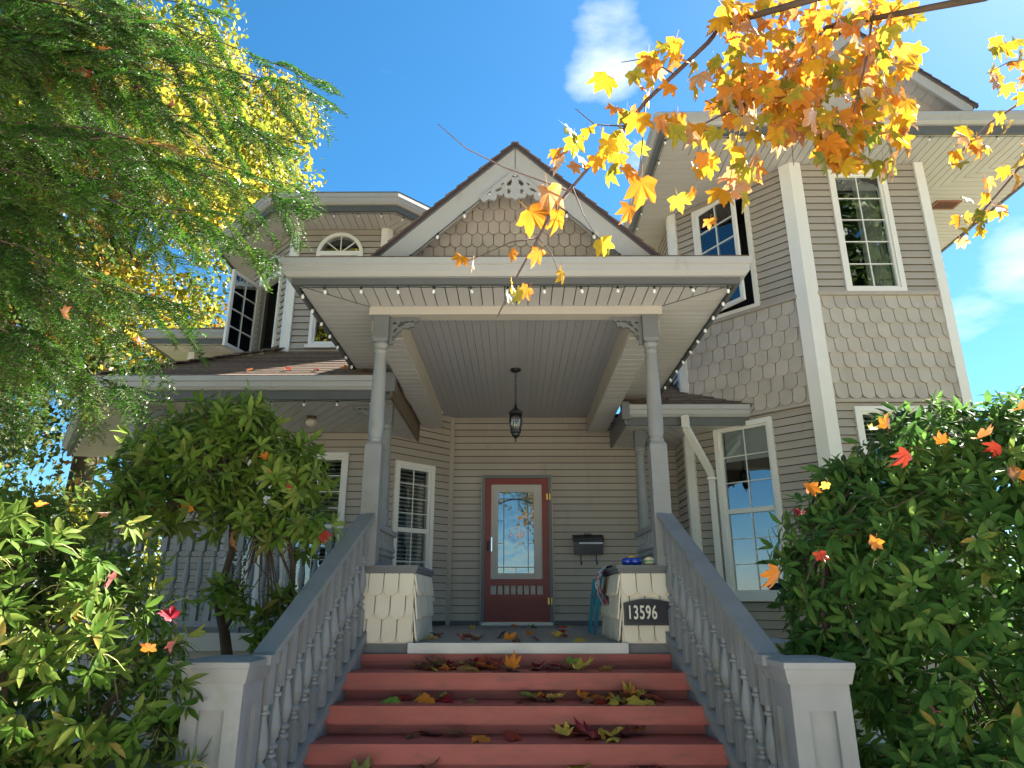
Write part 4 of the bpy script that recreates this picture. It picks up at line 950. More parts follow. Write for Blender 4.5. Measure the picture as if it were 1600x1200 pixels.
# goggles on the pedestal
gg = thing('swim_goggles', (.98, 6.02, .61), 'blue and yellow swim mask lying on the numbered pedestal', 'goggles')
part('lens', MB().lathe([(.0, 0), (.045, .008), (.055, .03), (.05, .055), (.02, .068), (.0, .07)], (.955, 6.02, .612), 16), mat('lens_blue', (.01, .04, .35), .15, .1, spec=.8), gg, True)
part('lens', MB().lathe([(.0, 0), (.045, .008), (.055, .03), (.05, .055), (.02, .068), (.0, .07)], (1.02, 6.01, .612), 16), mat('lens_blue', (.01, .04, .35)), gg, True)
part('strap', MB().tube([(.90 + .18 * i / 12, 6.05, .63 + .055 * math.sin(math.pi * i / 12)) for i in range(13)], .012, 6), mat('strap_yellow', (.75, .55, .02), .4), gg, True)
tb = thing('toy_ball', (1.16, 6.03, .61), 'small cream and coral toy beside the swim mask', 'toy')
part('body', MB().lathe([(.0, 0), (.035, .006), (.05, .03), (.045, .055), (.02, .072), (.0, .074)], (1.14, 6.03, .612), 14), mat('toy_cream', (.65, .58, .38), .5, .5, 40), tb, True)
part('tip', MB().lathe([(.0, 0), (.022, .005), (.03, .022), (.018, .042), (.0, .046)], (1.20, 6.02, .612), 12), mat('toy_coral', (.65, .22, .16), .5), tb, True)
part('stripe', MB().tube([(1.14 + .047 * math.cos(t), 6.03 + .047 * math.sin(t), .65) for t in [R(30 * i) for i in range(13)]], .006, 5), mat('toy_green', (.08, .35, .2), .5), tb, True)
# ------------------------------------------------------------------ string lights
def bulb_meshes():
    b = MB().lathe([(.0, -.052), (.010, -.048), (.0155, -.034), (.013, -.02), (.008, -.010)], (0, 0, 0), 10).mesh('bulb', True); b.materials.append(BULB)
    s = MB().lathe([(.009, -.012), (.0105, -.008), (.0105, .012), (.006, .018)], (0, 0, 0), 8).mesh('socket'); s.materials.append(GREENW); return b, s
BM, SM = bulb_meshes()
def lights(path, spacing, label, phase=.5):
    P = [Vector(p) for p in path]; t = thing('string_lights', P[0], label, 'lights', 'strings of clear bulbs under the eaves')
    L = sum((b - a).length for a, b in zip(P[:-1], P[1:])); cord = []; n = int(L / spacing)
    def at(d):
        for a, b in zip(P[:-1], P[1:]):
            l = (b - a).length
            if d <= l: return a.lerp(b, d / l)
            d -= l
        return P[-1]
    for i in range(n * 4 + 1):
        p = at(L * i / (n * 4)); cord.append(p + Vector((0, 0, random.uniform(-.006, .002))))
    part('cord', MB().tube(cord, .004, 4), GREENW, t)
    for i in range(n):
        p = at((i + phase) * L / n); o = link('bulb', BM, BULB, t, p + Vector((0, 0, -.012)) - t.location, random.uniform(0, 6)); o.rotation_euler = (random.gauss(0, .2), random.gauss(0, .2), 0)
        link('socket', SM, GREENW, o)
    return t
z = PS - .014
lights([(-PX + .02, 8.2, z), (-PX + .02, PY + .02, z), (PX - .02, PY + .02, z), (PX - .02, 8.7, z)], .315, 'string of clear bulbs around the portico eave')
z = WS - .016
lights([(Q2[0] + .05, Q2[1], z), (Q1[0] + .02, Q1[1] + .02, z), (Q0[0] - .05, Q0[1] + .02, z)], .36, 'string of clear bulbs under the left wing porch gutter')
z = US - .016; te2 = offset(tw, .47)
lights([(*p, z) for p in te2], .33, 'string of clear bulbs under the turret eave')
z = TS - .016
lights([(EX0 + .03, 11.5, z), (EX0 + .03, EY0 + .03, z), (EX1 - .03, EY0 + .03, z)], .42, 'string of clear bulbs under the eave of the right tower')
bz = .21 * 1.369
lights([(-1.30, 5.54, 3.27 - bz), (0, 5.54, za - bz), (1.30, 5.54, 3.27 - bz)], .30, 'string of clear bulbs along the portico gable boards')
lights([(-6.85, 12.05, 4.93), (-4.4, 12.05, 4.93)], .42, 'string of clear bulbs under the small rear eave left of the turret')

# ------------------------------------------------------------------ foliage tools
def leaf_lance(fold=.35, droop=.25, wid=.15):
    """leaf along +x, length 1; returns verts, tris"""
    xs = [0, .22, .5, .78, 1.0]; ws = [0.012, wid * .75, wid, wid * .62, 0]
    v = []; f = []
    for x, w in zip(xs, ws): zc = -droop * x * x; v += [(x, 0, zc), (x, w, zc + w * fold), (x, -w, zc + w * fold)]
    for i in range(4):
        a, b = 3 * i, 3 * i + 3
        f += [(a, b, b + 1), (a, b + 1, a + 1), (a, a + 2, b + 2), (a, b + 2, b)]
    return np.array(v), np.array(f)
def leaf_maple(curl=.2, fold=.25, seed=0, close=1.):
    r = random.Random(seed)
    half = [(1.0, 0), (.80, 7), (.78, 13), (.68, 18), (.54, 27), (.66, 33), (.78, 38), (.94, 46), (.76, 54), (.72, 60), (.52, 72), (.60, 84), (.68, 100), (.48, 112), (.36, 135), (.16, 165)]
    pts = [(q * math.cos(R(t)), q * math.sin(R(t)) * close) for q, t in half]
    full = pts + [(-.10, 0)] + [(x, -y) for x, y in reversed(pts[1:])]
    v = [(0, 0, 0)]; k1, k2 = r.uniform(.6, 1.4), r.uniform(.6, 1.4)
    for x, y in full:
        d2 = x * x + y * y; zz = -curl * d2 * (k1 if y > 0 else k2) + fold * abs(y) + .05 * r.uniform(-1, 1); v.append((x * (1 - .25 * curl * max(0, x)), y * (1 - .3 * fold), zz))
    n = len(full); f = [(0, 1 + i, 1 + (i + 1) % n) for i in range(n)]
    # petiole
    k = len(v); v += [(-.08, .008, 0), (-.08, -.008, 0), (-.62, -.006, .05), (-.62, .006, .05)]; f += [(k, k + 1, k + 2), (k, k + 2, k + 3)]
    v = np.array(v); v[:, 0] += .0; return v, np.array(f)
def frames(d, up_hint=None, roll=None):
    """array of unit x-axes -> rotation matrices with z near up"""
    d = d / np.linalg.norm(d, axis=1, keepdims=True); u = np.tile([0, 0, 1.], (len(d), 1)) if up_hint is None else up_hint
    y = np.cross(u, d); ln = np.linalg.norm(y, axis=1, keepdims=True); y = np.where(ln < 1e-4, [[0, 1., 0]], y / np.maximum(ln, 1e-6)); zz = np.cross(d, y)
    if roll is not None:
        c, s = np.cos(roll)[:, None], np.sin(roll)[:, None]; y, zz = y * c + zz * s, zz * c - y * s
    return np.stack([d, y, zz], axis=2)
def tri_mesh(name, V, Fc, rnd, m, smooth=False):
    me = bpy.data.meshes.new(name); nv, nf = len(V), len(Fc)
    me.vertices.add(nv); me.vertices.foreach_set('co', np.asarray(V, dtype=np.float32).ravel())
    me.loops.add(nf * 3); me.loops.foreach_set('vertex_index', np.asarray(Fc, dtype=np.int32).ravel())
    me.polygons.add(nf); me.polygons.foreach_set('loop_start', np.arange(0, nf * 3, 3, dtype=np.int32)); me.polygons.foreach_set('loop_total', np.full(nf, 3, dtype=np.int32))
    me.update(calc_edges=True)
    if rnd is not None:
        a = me.attributes.new('rnd', 'FLOAT', 'POINT'); a.data.foreach_set('value', np.asarray(rnd, dtype=np.float32))
    me.materials.append(m); return me
def scatter(name, tmpl, P, M, S, rnd, m, parent):
    """one joined part of many leaves"""
    tv, tf = tmpl; n = len(P)
    V = np.einsum('nij,kj->nki', M, tv) * S[:, None, None] + P[:, None, :]
    Fc = (tf[None] + (np.arange(n) * len(tv))[:, None, None]).reshape(-1, 3)
    off = np.array(wpos(parent)); me = tri_mesh(name, (V - off).reshape(-1, 3), Fc, np.repeat(rnd, len(tv)), m)
    o = link(name, me, m, parent); o['kind'] = 'stuff'; return o
LEAF_ME = {}
def leaf_objects(name, key, tmpls, P, M, S, m, parent):
    """leaves as objects of their own that share mesh data"""
    ms = LEAF_ME.get(key)
    if ms is None:
        ms = LEAF_ME[key] = [tri_mesh(name, t[0], t[1], None, m) for t in tmpls]
    off = wpos(parent) if parent is not None else Vector((0, 0, 0)); out = []
    for i in range(len(P)):
        o = bpy.data.objects.new(name, ms[i % len(ms)]); COL.objects.link(o)
        if parent is not None: o.parent = parent
        q = Matrix(M[i].tolist()).to_4x4() @ Matrix.Diagonal((S[i], S[i], S[i], 1)); q.translation = Vector(P[i]) - off; o.matrix_basis = q; out.append(o)
    return out
def in_view(P, margin=60):
    """photo pixel of world points"""
    dx, dy, dz = P[:, 0], P[:, 1], P[:, 2] - EYE; c, s = math.cos(PITCH), math.sin(PITCH)
    f = dy * c + dz * s; u = dx / f; v = (dz * c - dy * s) / f; return 806 + F * u, 600 - F * v, f
def unit(n): 
    v = rng.normal(size=(n, 3)); return v / np.linalg.norm(v, axis=1, keepdims=True)

# ------------------------------------------------------------------ shrubs
def shrub(name, base, label, clumps, nros, lsize, stops, trunk_paths, top_bias=.3, strings=0, key=''):
    t = thing(name, base, label, 'shrub')
    mo = leaf_mat(name + '_leaf_' + key, stops, gloss=.06); ms = leaf_mat(name + '_leaves_' + key, stops, 'rnd', gloss=.06)
    C = [np.array(c[:3]) for c in clumps]; Rr = [np.array(c[3:6]) for c in clumps]; wts = np.array([r[0] * r[1] + r[1] * r[2] for r in Rr]); wts = wts / wts.sum()
    P = []; A = []
    while len(P) < nros:
        k = rng.choice(len(C), p=wts); u = unit(1)[0]
        if u[2] < -.55: continue
        s = rng.uniform(.5, 1.05); p = C[k] + u * Rr[k] * s
        if any(np.sum(((p - C[j]) / Rr[j]) ** 2) < .5 for j in range(len(C)) if j != k): continue
        P.append(p); a = u / Rr[k] * Rr[k].mean() + np.array([0, 0, top_bias]) + rng.normal(size=3) * .25; A.append(a / np.linalg.norm(a))
    P = np.array(P); A = np.array(A); nl = rng.integers(7, 12, len(P))
    LP, LD, LU, LS, LR, RI_ = [], [], [], [], [], []
    for i in range(len(P)):
        a = A[i]; e1 = np.cross(a, [0.3, .1, 1.]); e1 /= np.linalg.norm(e1); e2 = np.cross(a, e1); c = rng.random(); ph = rng.random() * 6.28
        for k in range(nl[i]):
            th = ph + 6.283 * k / nl[i] * (1 if k < nl[i] - 3 else 1.7); el = R(rng.uniform(58, 100)) if k < nl[i] - 3 else R(rng.uniform(18, 50))
            d = a * math.cos(el) + (e1 * math.cos(th) + e2 * math.sin(th)) * math.sin(el); d[2] -= .22
            LP.append(P[i] + d * .012); LD.append(d); LU.append(a + rng.normal(size=3) * .2); LS.append(lsize * rng.uniform(.5, 1.25)); LR.append(np.clip(c * .7 + rng.random() * .3, 0, 1)); RI_.append(i)
    LP = np.array(LP); LD = np.array(LD); LU = np.array(LU); LS = np.array(LS); LR = np.array(LR); RI_ = np.array(RI_)
    M = frames(LD, LU); X, Y_, f = in_view(LP)
    vis = (X > -20) & (X < 1620) & (Y_ > -20) & (Y_ < 1220); score = f + np.where(vis, 0, 50) + .8 * (LU[:, 1] > 0.2)
    near = np.zeros(len(LP), bool); near[np.argsort(score)[:300]] = True
    tm = [leaf_lance(.35, .25), leaf_lance(.5, .12, .16), leaf_lance(.25, .4, .14)]
    leaf_objects('leaf', name + key, tm, LP[near], M[near], LS[near], mo, t)
    far = ~near; scatter('foliage', tm[0], LP[far], M[far], LS[far], LR[far], ms, t)
    for path, r0 in trunk_paths:
        n = len(path); part('stem', MB().tube(path, [r0 * (1 - .65 * i / (n - 1)) for i in range(n)], 8), BARK, t, True)
    ends = [Vector(p[0][-1]) for p in trunk_paths]; tw_ = MB()
    for i in rng.choice(len(P), min(len(P), 150), replace=False):
        q = Vector(P[i]); e = min(ends, key=lambda v: (v - q).length); mid = e.lerp(q, .55) + Vector((random.gauss(0, .05), random.gauss(0, .05), -.05)); tw_.tube([e, mid, q], [.008, .005, .003], 5)
    o = part('twigs', tw_, BARK, t); o['kind'] = 'stuff'
    if strings:
        sb = MB()
        for i in rng.choice(len(P), strings, replace=False):
            q = Vector(P[i]) + Vector(A[i]) * .02
            for k in range(3):
                dd = Vector((random.gauss(0, .6), random.gauss(0, .6), random.uniform(.0, .5))).normalized(); ln_ = random.uniform(.07, .14)
                pts = [q + dd * ln_ * s_ + Vector((0, 0, -ln_ * .7 * s_ * s_)) for s_ in (0, .33, .66, 1)]; sb.tube(pts, [.0014, .002, .002, .001], 4)
        o = part('bud_strings', sb, mat('bud_green', (.36, .34, .12), .7, .3), t); o['kind'] = 'stuff'
    return t
yg = [(0, (.05, .11, .015)), (.35, (.09, .17, .025)), (.7, (.15, .22, .04)), (.94, (.24, .26, .06)), (1, (.36, .25, .06))]
shrub('leafy_shrub', (-2.5, 3.8, GROUND), 'sprawling yellow-green shrub beside the newel post without a number plaque',
      [(-2.55, 3.7, .25, .75, .55, .62), (-3.1, 3.6, .55, .6, .5, .5), (-2.55, 3.75, .05, .78, .6, .62), (-2.9, 3.6, -.35, .7, .55, .6), (-2.1, 3.85, -.35, .48, .45, .5), (-2.5, 3.5, -.75, .7, .45, .4), (-2.95, 3.9, .45, .5, .45, .4)], 1150, .10, yg,
      [([(-2.45, 3.95, GROUND), (-2.35, 3.9, -.75), (-2.2, 3.85, -.35)], .035), ([(-2.5, 3.95, GROUND), (-2.6, 3.85, -.6), (-2.6, 3.75, 0)], .04), ([(-2.55, 3.95, GROUND), (-2.85, 3.8, -.6), (-2.95, 3.75, .3)], .035)], strings=220, key='a')
mg = [(0, (.08, .15, .02)), (.4, (.17, .27, .04)), (.75, (.26, .34, .07)), (.94, (.26, .29, .07)), (1, (.36, .25, .06))]
shrub('leafy_tree', (-2.24, 5.55, GROUND), 'small leafy tree with bare crooked trunk in front of the left porch railing',
      [(-2.55, 5.55, 1.45, .68, .45, .36), (-1.98, 5.5, 1.28, .5, .42, .34), (-2.95, 5.65, 1.25, .42, .38, .36), (-2.3, 5.4, 1.72, .34, .3, .26), (-1.8, 5.5, .98, .26, .25, .2), (-2.55, 5.3, 1.02, .42, .25, .28), (-2.95, 5.3, .95, .35, .25, .3), (-1.7, 5.4, .82, .26, .22, .26), (-2.1, 5.35, .95, .3, .22, .25), (-2.15, 5.3, .3, .14, .14, .2), (-1.75, 5.4, .1, .2, .15, .3)], 600, .13, mg,
      [([(-2.16, 5.55, GROUND), (-2.14, 5.5, -.2), (-2.22, 5.5, .12), (-2.3, 5.5, .32), (-2.24, 5.52, .7), (-2.3, 5.5, 1.2)], .055), ([(-1.72, 5.55, GROUND), (-1.72, 5.5, .1), (-1.74, 5.5, .6), (-1.9, 5.5, 1.15)], .04), ([(-2.22, 5.5, .1), (-2.1, 5.45, .3), (-2.05, 5.45, .6), (-2.0, 5.45, 1.0)], .016)], top_bias=.5, strings=30, key='b')
dg = [(0, (.035, .09, .02)), (.4, (.07, .16, .035)), (.75, (.12, .23, .05)), (.94, (.19, .26, .055)), (1, (.36, .25, .06))]
shrub('leafy_shrub', (3.0, 4.7, GROUND), 'tall dense dark green shrub in front of the bay tower',
      [(2.85, 4.6, .35, .95, .7, .8), (3.4, 4.5, .75, .8, .6, .7), (2.25, 4.8, .45, .5, .5, .6), (2.75, 4.3, -.35, .9, .6, .65), (3.5, 4.3, -.2, .8, .6, .7), (2.1, 4.7, -.2, .4, .45, .5), (2.35, 4.9, 1.05, .22, .22, .3), (3.2, 4.6, 1.35, .4, .3, .25), (2.6, 4.2, -.75, .8, .5, .4), (3.4, 4.1, -.75, .8, .5, .4), (3.0, 4.7, 1.15, .6, .45, .5), (3.65, 4.5, 1.3, .6, .5, .45), (2.5, 4.8, .85, .4, .4, .42)], 2000, .125, dg,
      [([(2.2, 4.7, GROUND), (1.98, 4.6, -.2), (1.93, 4.55, .3), (2.05, 4.6, .75)], .03), ([(2.9, 4.8, GROUND), (2.8, 4.75, -.4), (2.75, 4.7, .3)], .05), ([(3.0, 4.8, GROUND), (3.3, 4.7, -.3), (3.4, 4.6, .6)], .05)], strings=220, key='c')

# ------------------------------------------------------------------ maple boughs
MSTOPS = [(0, (.16, .19, .025)), (.16, (.36, .30, .03)), (.36, (.58, .34, .022)), (.6, (.58, .22, .018)), (.85, (.58, .21, .03)), (1, (.48, .30, .18))]
MO = leaf_mat('maple_leaf', MSTOPS, trans=.5); 
MT = [leaf_maple(.25, .25, 1), leaf_maple(.45, .15, 2), leaf_maple(.15, .5, 3), leaf_maple(.6, .6, 4, .75), leaf_maple(.3, -.2, 5), leaf_maple(.8, .3, 6, .6)]
def bough(path, r0, r1, t, name='branch', n=8):
    pts = [px(x, y, d) for x, y, d in path]; m = len(pts)
    part(name, MB().tube(pts, [r0 + (r1 - r0) * i / (m - 1) for i in range(m)], n), TWIG, t, True); return pts
mt = thing('maple_tree', (3.6, 1.0, GROUND), 'autumn maple with orange and yellow leaves hanging over the portico gable', 'tree')
part('trunk', MB().tube([(3.6, 1.0, GROUND), (3.55, 1.05, 1.0), (3.45, 1.1, 2.6), (3.3, 1.2, 4.4), (3.2, 1.3, 5.6)], [.19, .16, .14, .10, .05], 12), BARK, mt, True)
e1 = px(1130, 40, 2.75); e2 = px(1290, 45, 2.7)
part('limb', MB().tube([(3.42, 1.12, 3.0), (2.6, 1.7, 3.05), (1.75, 2.3, 2.95), e1], [.05, .035, .022, .013], 8), BARK, mt, True)
part('limb', MB().tube([(3.45, 1.1, 2.7), (2.8, 1.8, 2.85), (2.1, 2.4, 2.9), e2], [.045, .03, .018, .010], 8), BARK, mt, True)
bough([(1130, 40, 2.75), (1106, 69, 2.75), (1055, 117, 2.78), (1010, 159, 2.8), (980, 198, 2.82), (935, 246, 2.85), (896, 291, 2.88)], .013, .007, mt)
bough([(896, 291, 2.88), (860, 335, 2.9), (842, 372, 2.9), (812, 425, 2.9), (778, 494, 2.9)], .009, .0035, mt)
bough([(893, 300, 2.88), (840, 280, 2.87), (790, 262, 2.85), (730, 232, 2.83), (685, 193, 2.8)], .005, .002, mt)
bough([(842, 372, 2.9), (800, 378, 2.88), (760, 396, 2.86), (726, 410, 2.85)], .004, .002, mt); bough([(842, 372, 2.9), (862, 395, 2.9), (878, 440, 2.9)], .003, .0015, mt); bough([(896, 295, 2.88), (912, 335, 2.86), (935, 375, 2.85)], .0035, .0015, mt)
bough([(980, 198, 2.82), (930, 195, 2.8), (900, 170, 2.78)], .004, .002, mt); bough([(1055, 117, 2.78), (1010, 92, 2.75), (972, 98, 2.72)], .004, .002, mt); bough([(1010, 159, 2.8), (1005, 220, 2.78), (1000, 262, 2.76)], .004, .002, mt)
bough([(1290, 45, 2.7), (1270, 75, 2.7), (1225, 130, 2.72), (1165, 162, 2.74), (1100, 195, 2.76), (1050, 215, 2.78)], .010, .003, mt)
bough([(1165, 162, 2.74), (1150, 230, 2.72), (1140, 290, 2.7)], .004, .0015, mt); bough([(1225, 130, 2.72), (1235, 200, 2.7), (1240, 260, 2.68)], .004, .0015, mt)
bough([(1365, 20, 2.6), (1350, 110, 2.62), (1335, 170, 2.63), (1320, 240, 2.65)], .006, .002, mt); bough([(1290, 45, 2.7), (1330, 30, 2.62), (1365, 20, 2.6)], .008, .006, mt)
LP = []; SZ = []
def spray(n, x0, x1, y0, y1, d0, d1, s0=.085, s1=.13, shape=None):
    k = 0
    while k < n:
        x, y = random.uniform(x0, x1), random.uniform(y0, y1)
        if shape and not shape(x, y): continue
        LP.append(px(x, y, random.uniform(d0, d1))); SZ.append(random.uniform(s0, s1) * .80); k += 1
spray(185, 1130, 1425, 0, 210, 2.45, 2.95, shape=lambda x, y: y < 210 - max(0, 1180 - x) * .6)
spray(34, 1285, 1400, 180, 268, 2.5, 2.7); spray(58, 990, 1190, 60, 330, 2.55, 2.9, shape=lambda x, y: y < 150 + (x - 960) * .9 and y > 90 - (x - 990) * .45); spray(20, 865, 1000, 165, 275, 2.7, 2.9)
for x, y, s in [(858, 300, .17), (830, 330, .14), (872, 335, .12), (1003, 285, .16), (985, 325, .10), (938, 378, .10), (950, 385, .075), (842, 395, .10), (878, 425, .075), (740, 408, .07), (722, 402, .07), (800, 445, .07), (812, 455, .08), (825, 452, .07), (795, 460, .06), (948, 120, .12), (1085, 300, .10), (1180, 265, .10), (800, 395, .06), (1060, 310, .09), (1110, 345, .06), (890, 200, .11), (880, 255, .10)]:
    LP.append(px(x, y, random.uniform(2.75, 2.9))); SZ.append(s * .9)
def hang(n):
    d = np.column_stack([rng.normal(0, .45, n), rng.normal(0, .45, n), -np.abs(rng.normal(.9, .35, n))]); up = np.column_stack([rng.normal(0, .7, n), rng.normal(-.8, .6, n), rng.normal(.35, .3, n)]); return frames(d, up)
spray(150, 1120, 1425, 0, 235, 2.6, 3.05, shape=lambda x, y: y < 225 - max(0, 1200 - x) * .7)
LPa, SZa = np.array(LP), np.array(SZ); pick = np.zeros(len(LPa), bool); pick[np.argsort(-SZa / LPa[:, 1])[:295]] = True
leaf_objects('leaf', 'maple', MT, LPa[pick], hang(pick.sum()), SZa[pick], MO, mt)
scatter('foliage', MT[0], LPa[~pick], hang((~pick).sum()), SZa[~pick], rng.random((~pick).sum()), leaf_mat('maple_foliage', MSTOPS, 'rnd', trans=.5), mt)
LP = []; SZ = []
m2 = thing('maple_tree', (5.6, 2.2, GROUND), 'maple with sparse yellow leaves reaching past the soffit vent of the tower', 'tree')
part('trunk', MB().tube([(5.6, 2.2, GROUND), (5.5, 2.3, 1.2), (5.3, 2.4, 3.0), (5.1, 2.5, 5.0)], [.15, .12, .10, .05], 10), BARK, m2, True)
e3 = px(1640, 130, 3.3); part('limb', MB().tube([(5.3, 2.4, 2.9), (4.2, 2.9, 3.3), e3], [.05, .03, .012], 7), BARK, m2, True); e4 = px(1640, 250, 3.3); part('limb', MB().tube([(5.35, 2.4, 2.4), (4.2, 2.9, 2.6), e4], [.045, .028, .012], 7), BARK, m2, True)
bough([(1640, 130, 3.3), (1590, 165, 3.3), (1545, 195, 3.3), (1500, 240, 3.3), (1480, 262, 3.3)], .009, .002, m2); bough([(1640, 250, 3.3), (1590, 265, 3.3), (1540, 325, 3.3), (1495, 380, 3.3)], .010, .003, m2); bough([(1640, 130, 3.3), (1610, 95, 3.3), (1575, 100, 3.3), (1540, 118, 3.3)], .006, .002, m2)
spray(70, 1480, 1640, 60, 395, 3.15, 3.4, .07, .11, shape=lambda x, y: abs(y - (165 + (1590 - x) * .75)) < 28 or abs(y - (262 + (1590 - x) * 1.1)) < 40 or (y < 150 and x > 1550))
leaf_objects('leaf', 'maple', MT, np.array(LP), hang(len(LP)), np.array(SZ), MO, m2)

# ------------------------------------------------------------------ conifer boughs at the left
NEED = [(0, (.022, .075, .010)), (.4, (.05, .145, .016)), (.75, (.095, .20, .024)), (.95, (.16, .21, .03)), (1, (.30, .14, .03))]
cf = thing('conifer_tree', (-5.2, 3.2, GROUND), 'evergreen fir with drooping needle sprays hanging over the porch corner', 'tree')
part('trunk', MB().tube([(-5.2, 3.2, GROUND), (-5.15, 3.2, 2), (-5.1, 3.2, 5), (-5.1, 3.2, 9), (-5.1, 3.2, 12)], [.28, .24, .19, .12, .03], 12), BARK, cf, True)
tips = [(522, 130, 3.9), (478, 320, 3.9), (425, 395, 4.0), (430, 210, 4.0), (380, 150, 3.9), (330, 90, 3.8), (300, 480, 3.9), (245, 560, 3.9), (205, 610, 3.8), (150, 600, 4.1), (90, 540, 3.8), (60, 430, 3.7), (385, 290, 4.2), (300, 210, 3.7), (240, 130, 3.6), (150, 90, 3.5), (70, 160, 3.5), (20, 320, 3.6), (120, 380, 3.8), (200, 320, 3.9), (270, 400, 4.0), (330, 350, 4.3), (180, 480, 4.2), (350, 20, 3.9), (230, 30, 3.7), (110, 30, 3.5), (20, 60, 3.4), (40, 640, 4.0), (20, 540, 4.2), (260, 280, 4.4), (100, 260, 4.1), (395, 340, 3.8), (10, 210, 3.9), (180, 200, 4.3), (60, 330, 4.5), (140, 300, 4.6), (220, 230, 4.6), (300, 300, 4.7), (250, 470, 4.6), (130, 520, 4.6), (60, 600, 4.5), (350, 240, 4.6), (60, 100, 4.3), (270, 70, 4.4), (170, 150, 4.6), (20, 420, 4.6), (505, 150, 3.7), (455, 235, 3.8), (470, 290, 3.8)]
NP, ND, NL, NR = [], [], [], []; tw_ = MB()
def twig(p, d, ln, droop, c, plane, dens=.0042):
    """one twig with needles combed out flat to both sides"""
    n = max(6, int(ln / dens)); d = d.normalized(); pts = [p + d * ln * k / 4 + Vector((0, 0, -droop * ln * (k / 4) ** 2)) for k in range(5)]
    tw_.tube(pts, [.0026, .0023, .0019, .0015, .001], 4)
    for i in range(n):
        f = (i + random.random()) / n; k = min(3, int(f * 4)); q = pts[k].lerp(pts[k + 1], f * 4 - k); a = (pts[k + 1] - pts[k]).normalized(); side = a.cross(plane).normalized()
        v = a * random.uniform(.35, .75) + side * random.choice((-1, 1)) * random.uniform(.6, 1) + plane * random.uniform(-.12, .4)
        NP.append(q); ND.append(v.normalized()); NL.append(random.uniform(.028, .042) * (1 - .3 * f)); NR.append(c)
def spray_fir(p, d, ln, c, plane):
    """flat frond: an axis with side twigs at both sides, shorter towards the tip"""
    d = d.normalized(); side = d.cross(plane).normalized(); dr = random.uniform(.15, .45); n = max(3, int(ln / .036)); twig(p, d, ln, dr, c, plane)
    for k in range(1, n):
        f = k / n; q = p + d * ln * f + Vector((0, 0, -dr * ln * f * f))
        for sg in (-1, 1):
            if random.random() < .12: continue
            twig(q, d * .75 + side * sg * random.uniform(.6, .9) + Vector((0, 0, -.12)), ln * (.42 - .30 * f) * random.uniform(.75, 1.2) + .02, random.uniform(.1, .35), np.clip(c + random.uniform(-.12, .12), 0, 1), plane, .0052)
for (x, y, d) in tips:
    e = px(x, y, d); s0 = Vector((-5.12, 3.2, max(1.0, e.z + random.uniform(.1, 1.3)))); mid = s0.lerp(e, .5) + Vector((0, random.uniform(-.25, .25), random.uniform(.15, .5)))
    pts = [s0 * (1 - t) ** 2 + mid * 2 * t * (1 - t) + e * t * t for t in [i / 14 for i in range(15)]]
    ph = random.random() * 6; pts = [p + Vector((0, .05 * math.sin(i * 1.1 + ph), .06 * math.sin(i * .8 + ph) + .02 * math.sin(i * 2.1))) * min(1, (14 - i) / 4) for i, p in enumerate(pts)]
    part('branch', MB().tube(pts, [.010 * (1 - i / 15) + .002 for i in range(15)], 6), BARK, cf, True)
    c0 = random.random()
    for i in range(18):
        f = .34 + .66 * (i + random.random() * .6) / 18; k = min(13, int(f * 14)); q = pts[k].lerp(pts[k + 1], f * 14 - k); a = (pts[k + 1] - pts[k]).normalized(); side = a.cross(Vector((0, 0, 1))).normalized() * (1 if i % 2 else -1)
        dd = a * random.uniform(.5, .9) + side * random.uniform(.4, .9) + Vector((0, 0, random.uniform(-.75, -.1))); plane = (Vector((random.gauss(0, .25), random.uniform(-1.1, -.3), 1)) - dd.normalized() * .2).normalized()
        spray_fir(q, dd, random.uniform(.26, .50) * (1.1 - .25 * max(0, (f - .7) / .3)), np.clip(c0 * .5 + random.random() * .4 + (.5 if random.random() < .05 else 0), 0, 1), plane)
    spray_fir(pts[-2], pts[-1] - pts[-3], .26, c0 * .5, Vector((0, -.5, 1)).normalized())
o = part('twigs', tw_, BARK, cf); o['kind'] = 'stuff'
needle = (np.array([(0, 0, 0), (.5, -.10, .02), (1, 0, 0), (.5, .10, .02)]), np.array([(0, 1, 2), (0, 2, 3)]))
NPa, NDa = np.array(NP), np.array(ND)
scatter('needles', needle, NPa, frames(NDa, roll=rng.uniform(0, 3, len(NPa))), np.array(NL), np.array(NR), leaf_mat('fir_needles', NEED, 'rnd', trans=.45, gloss=.02), cf)
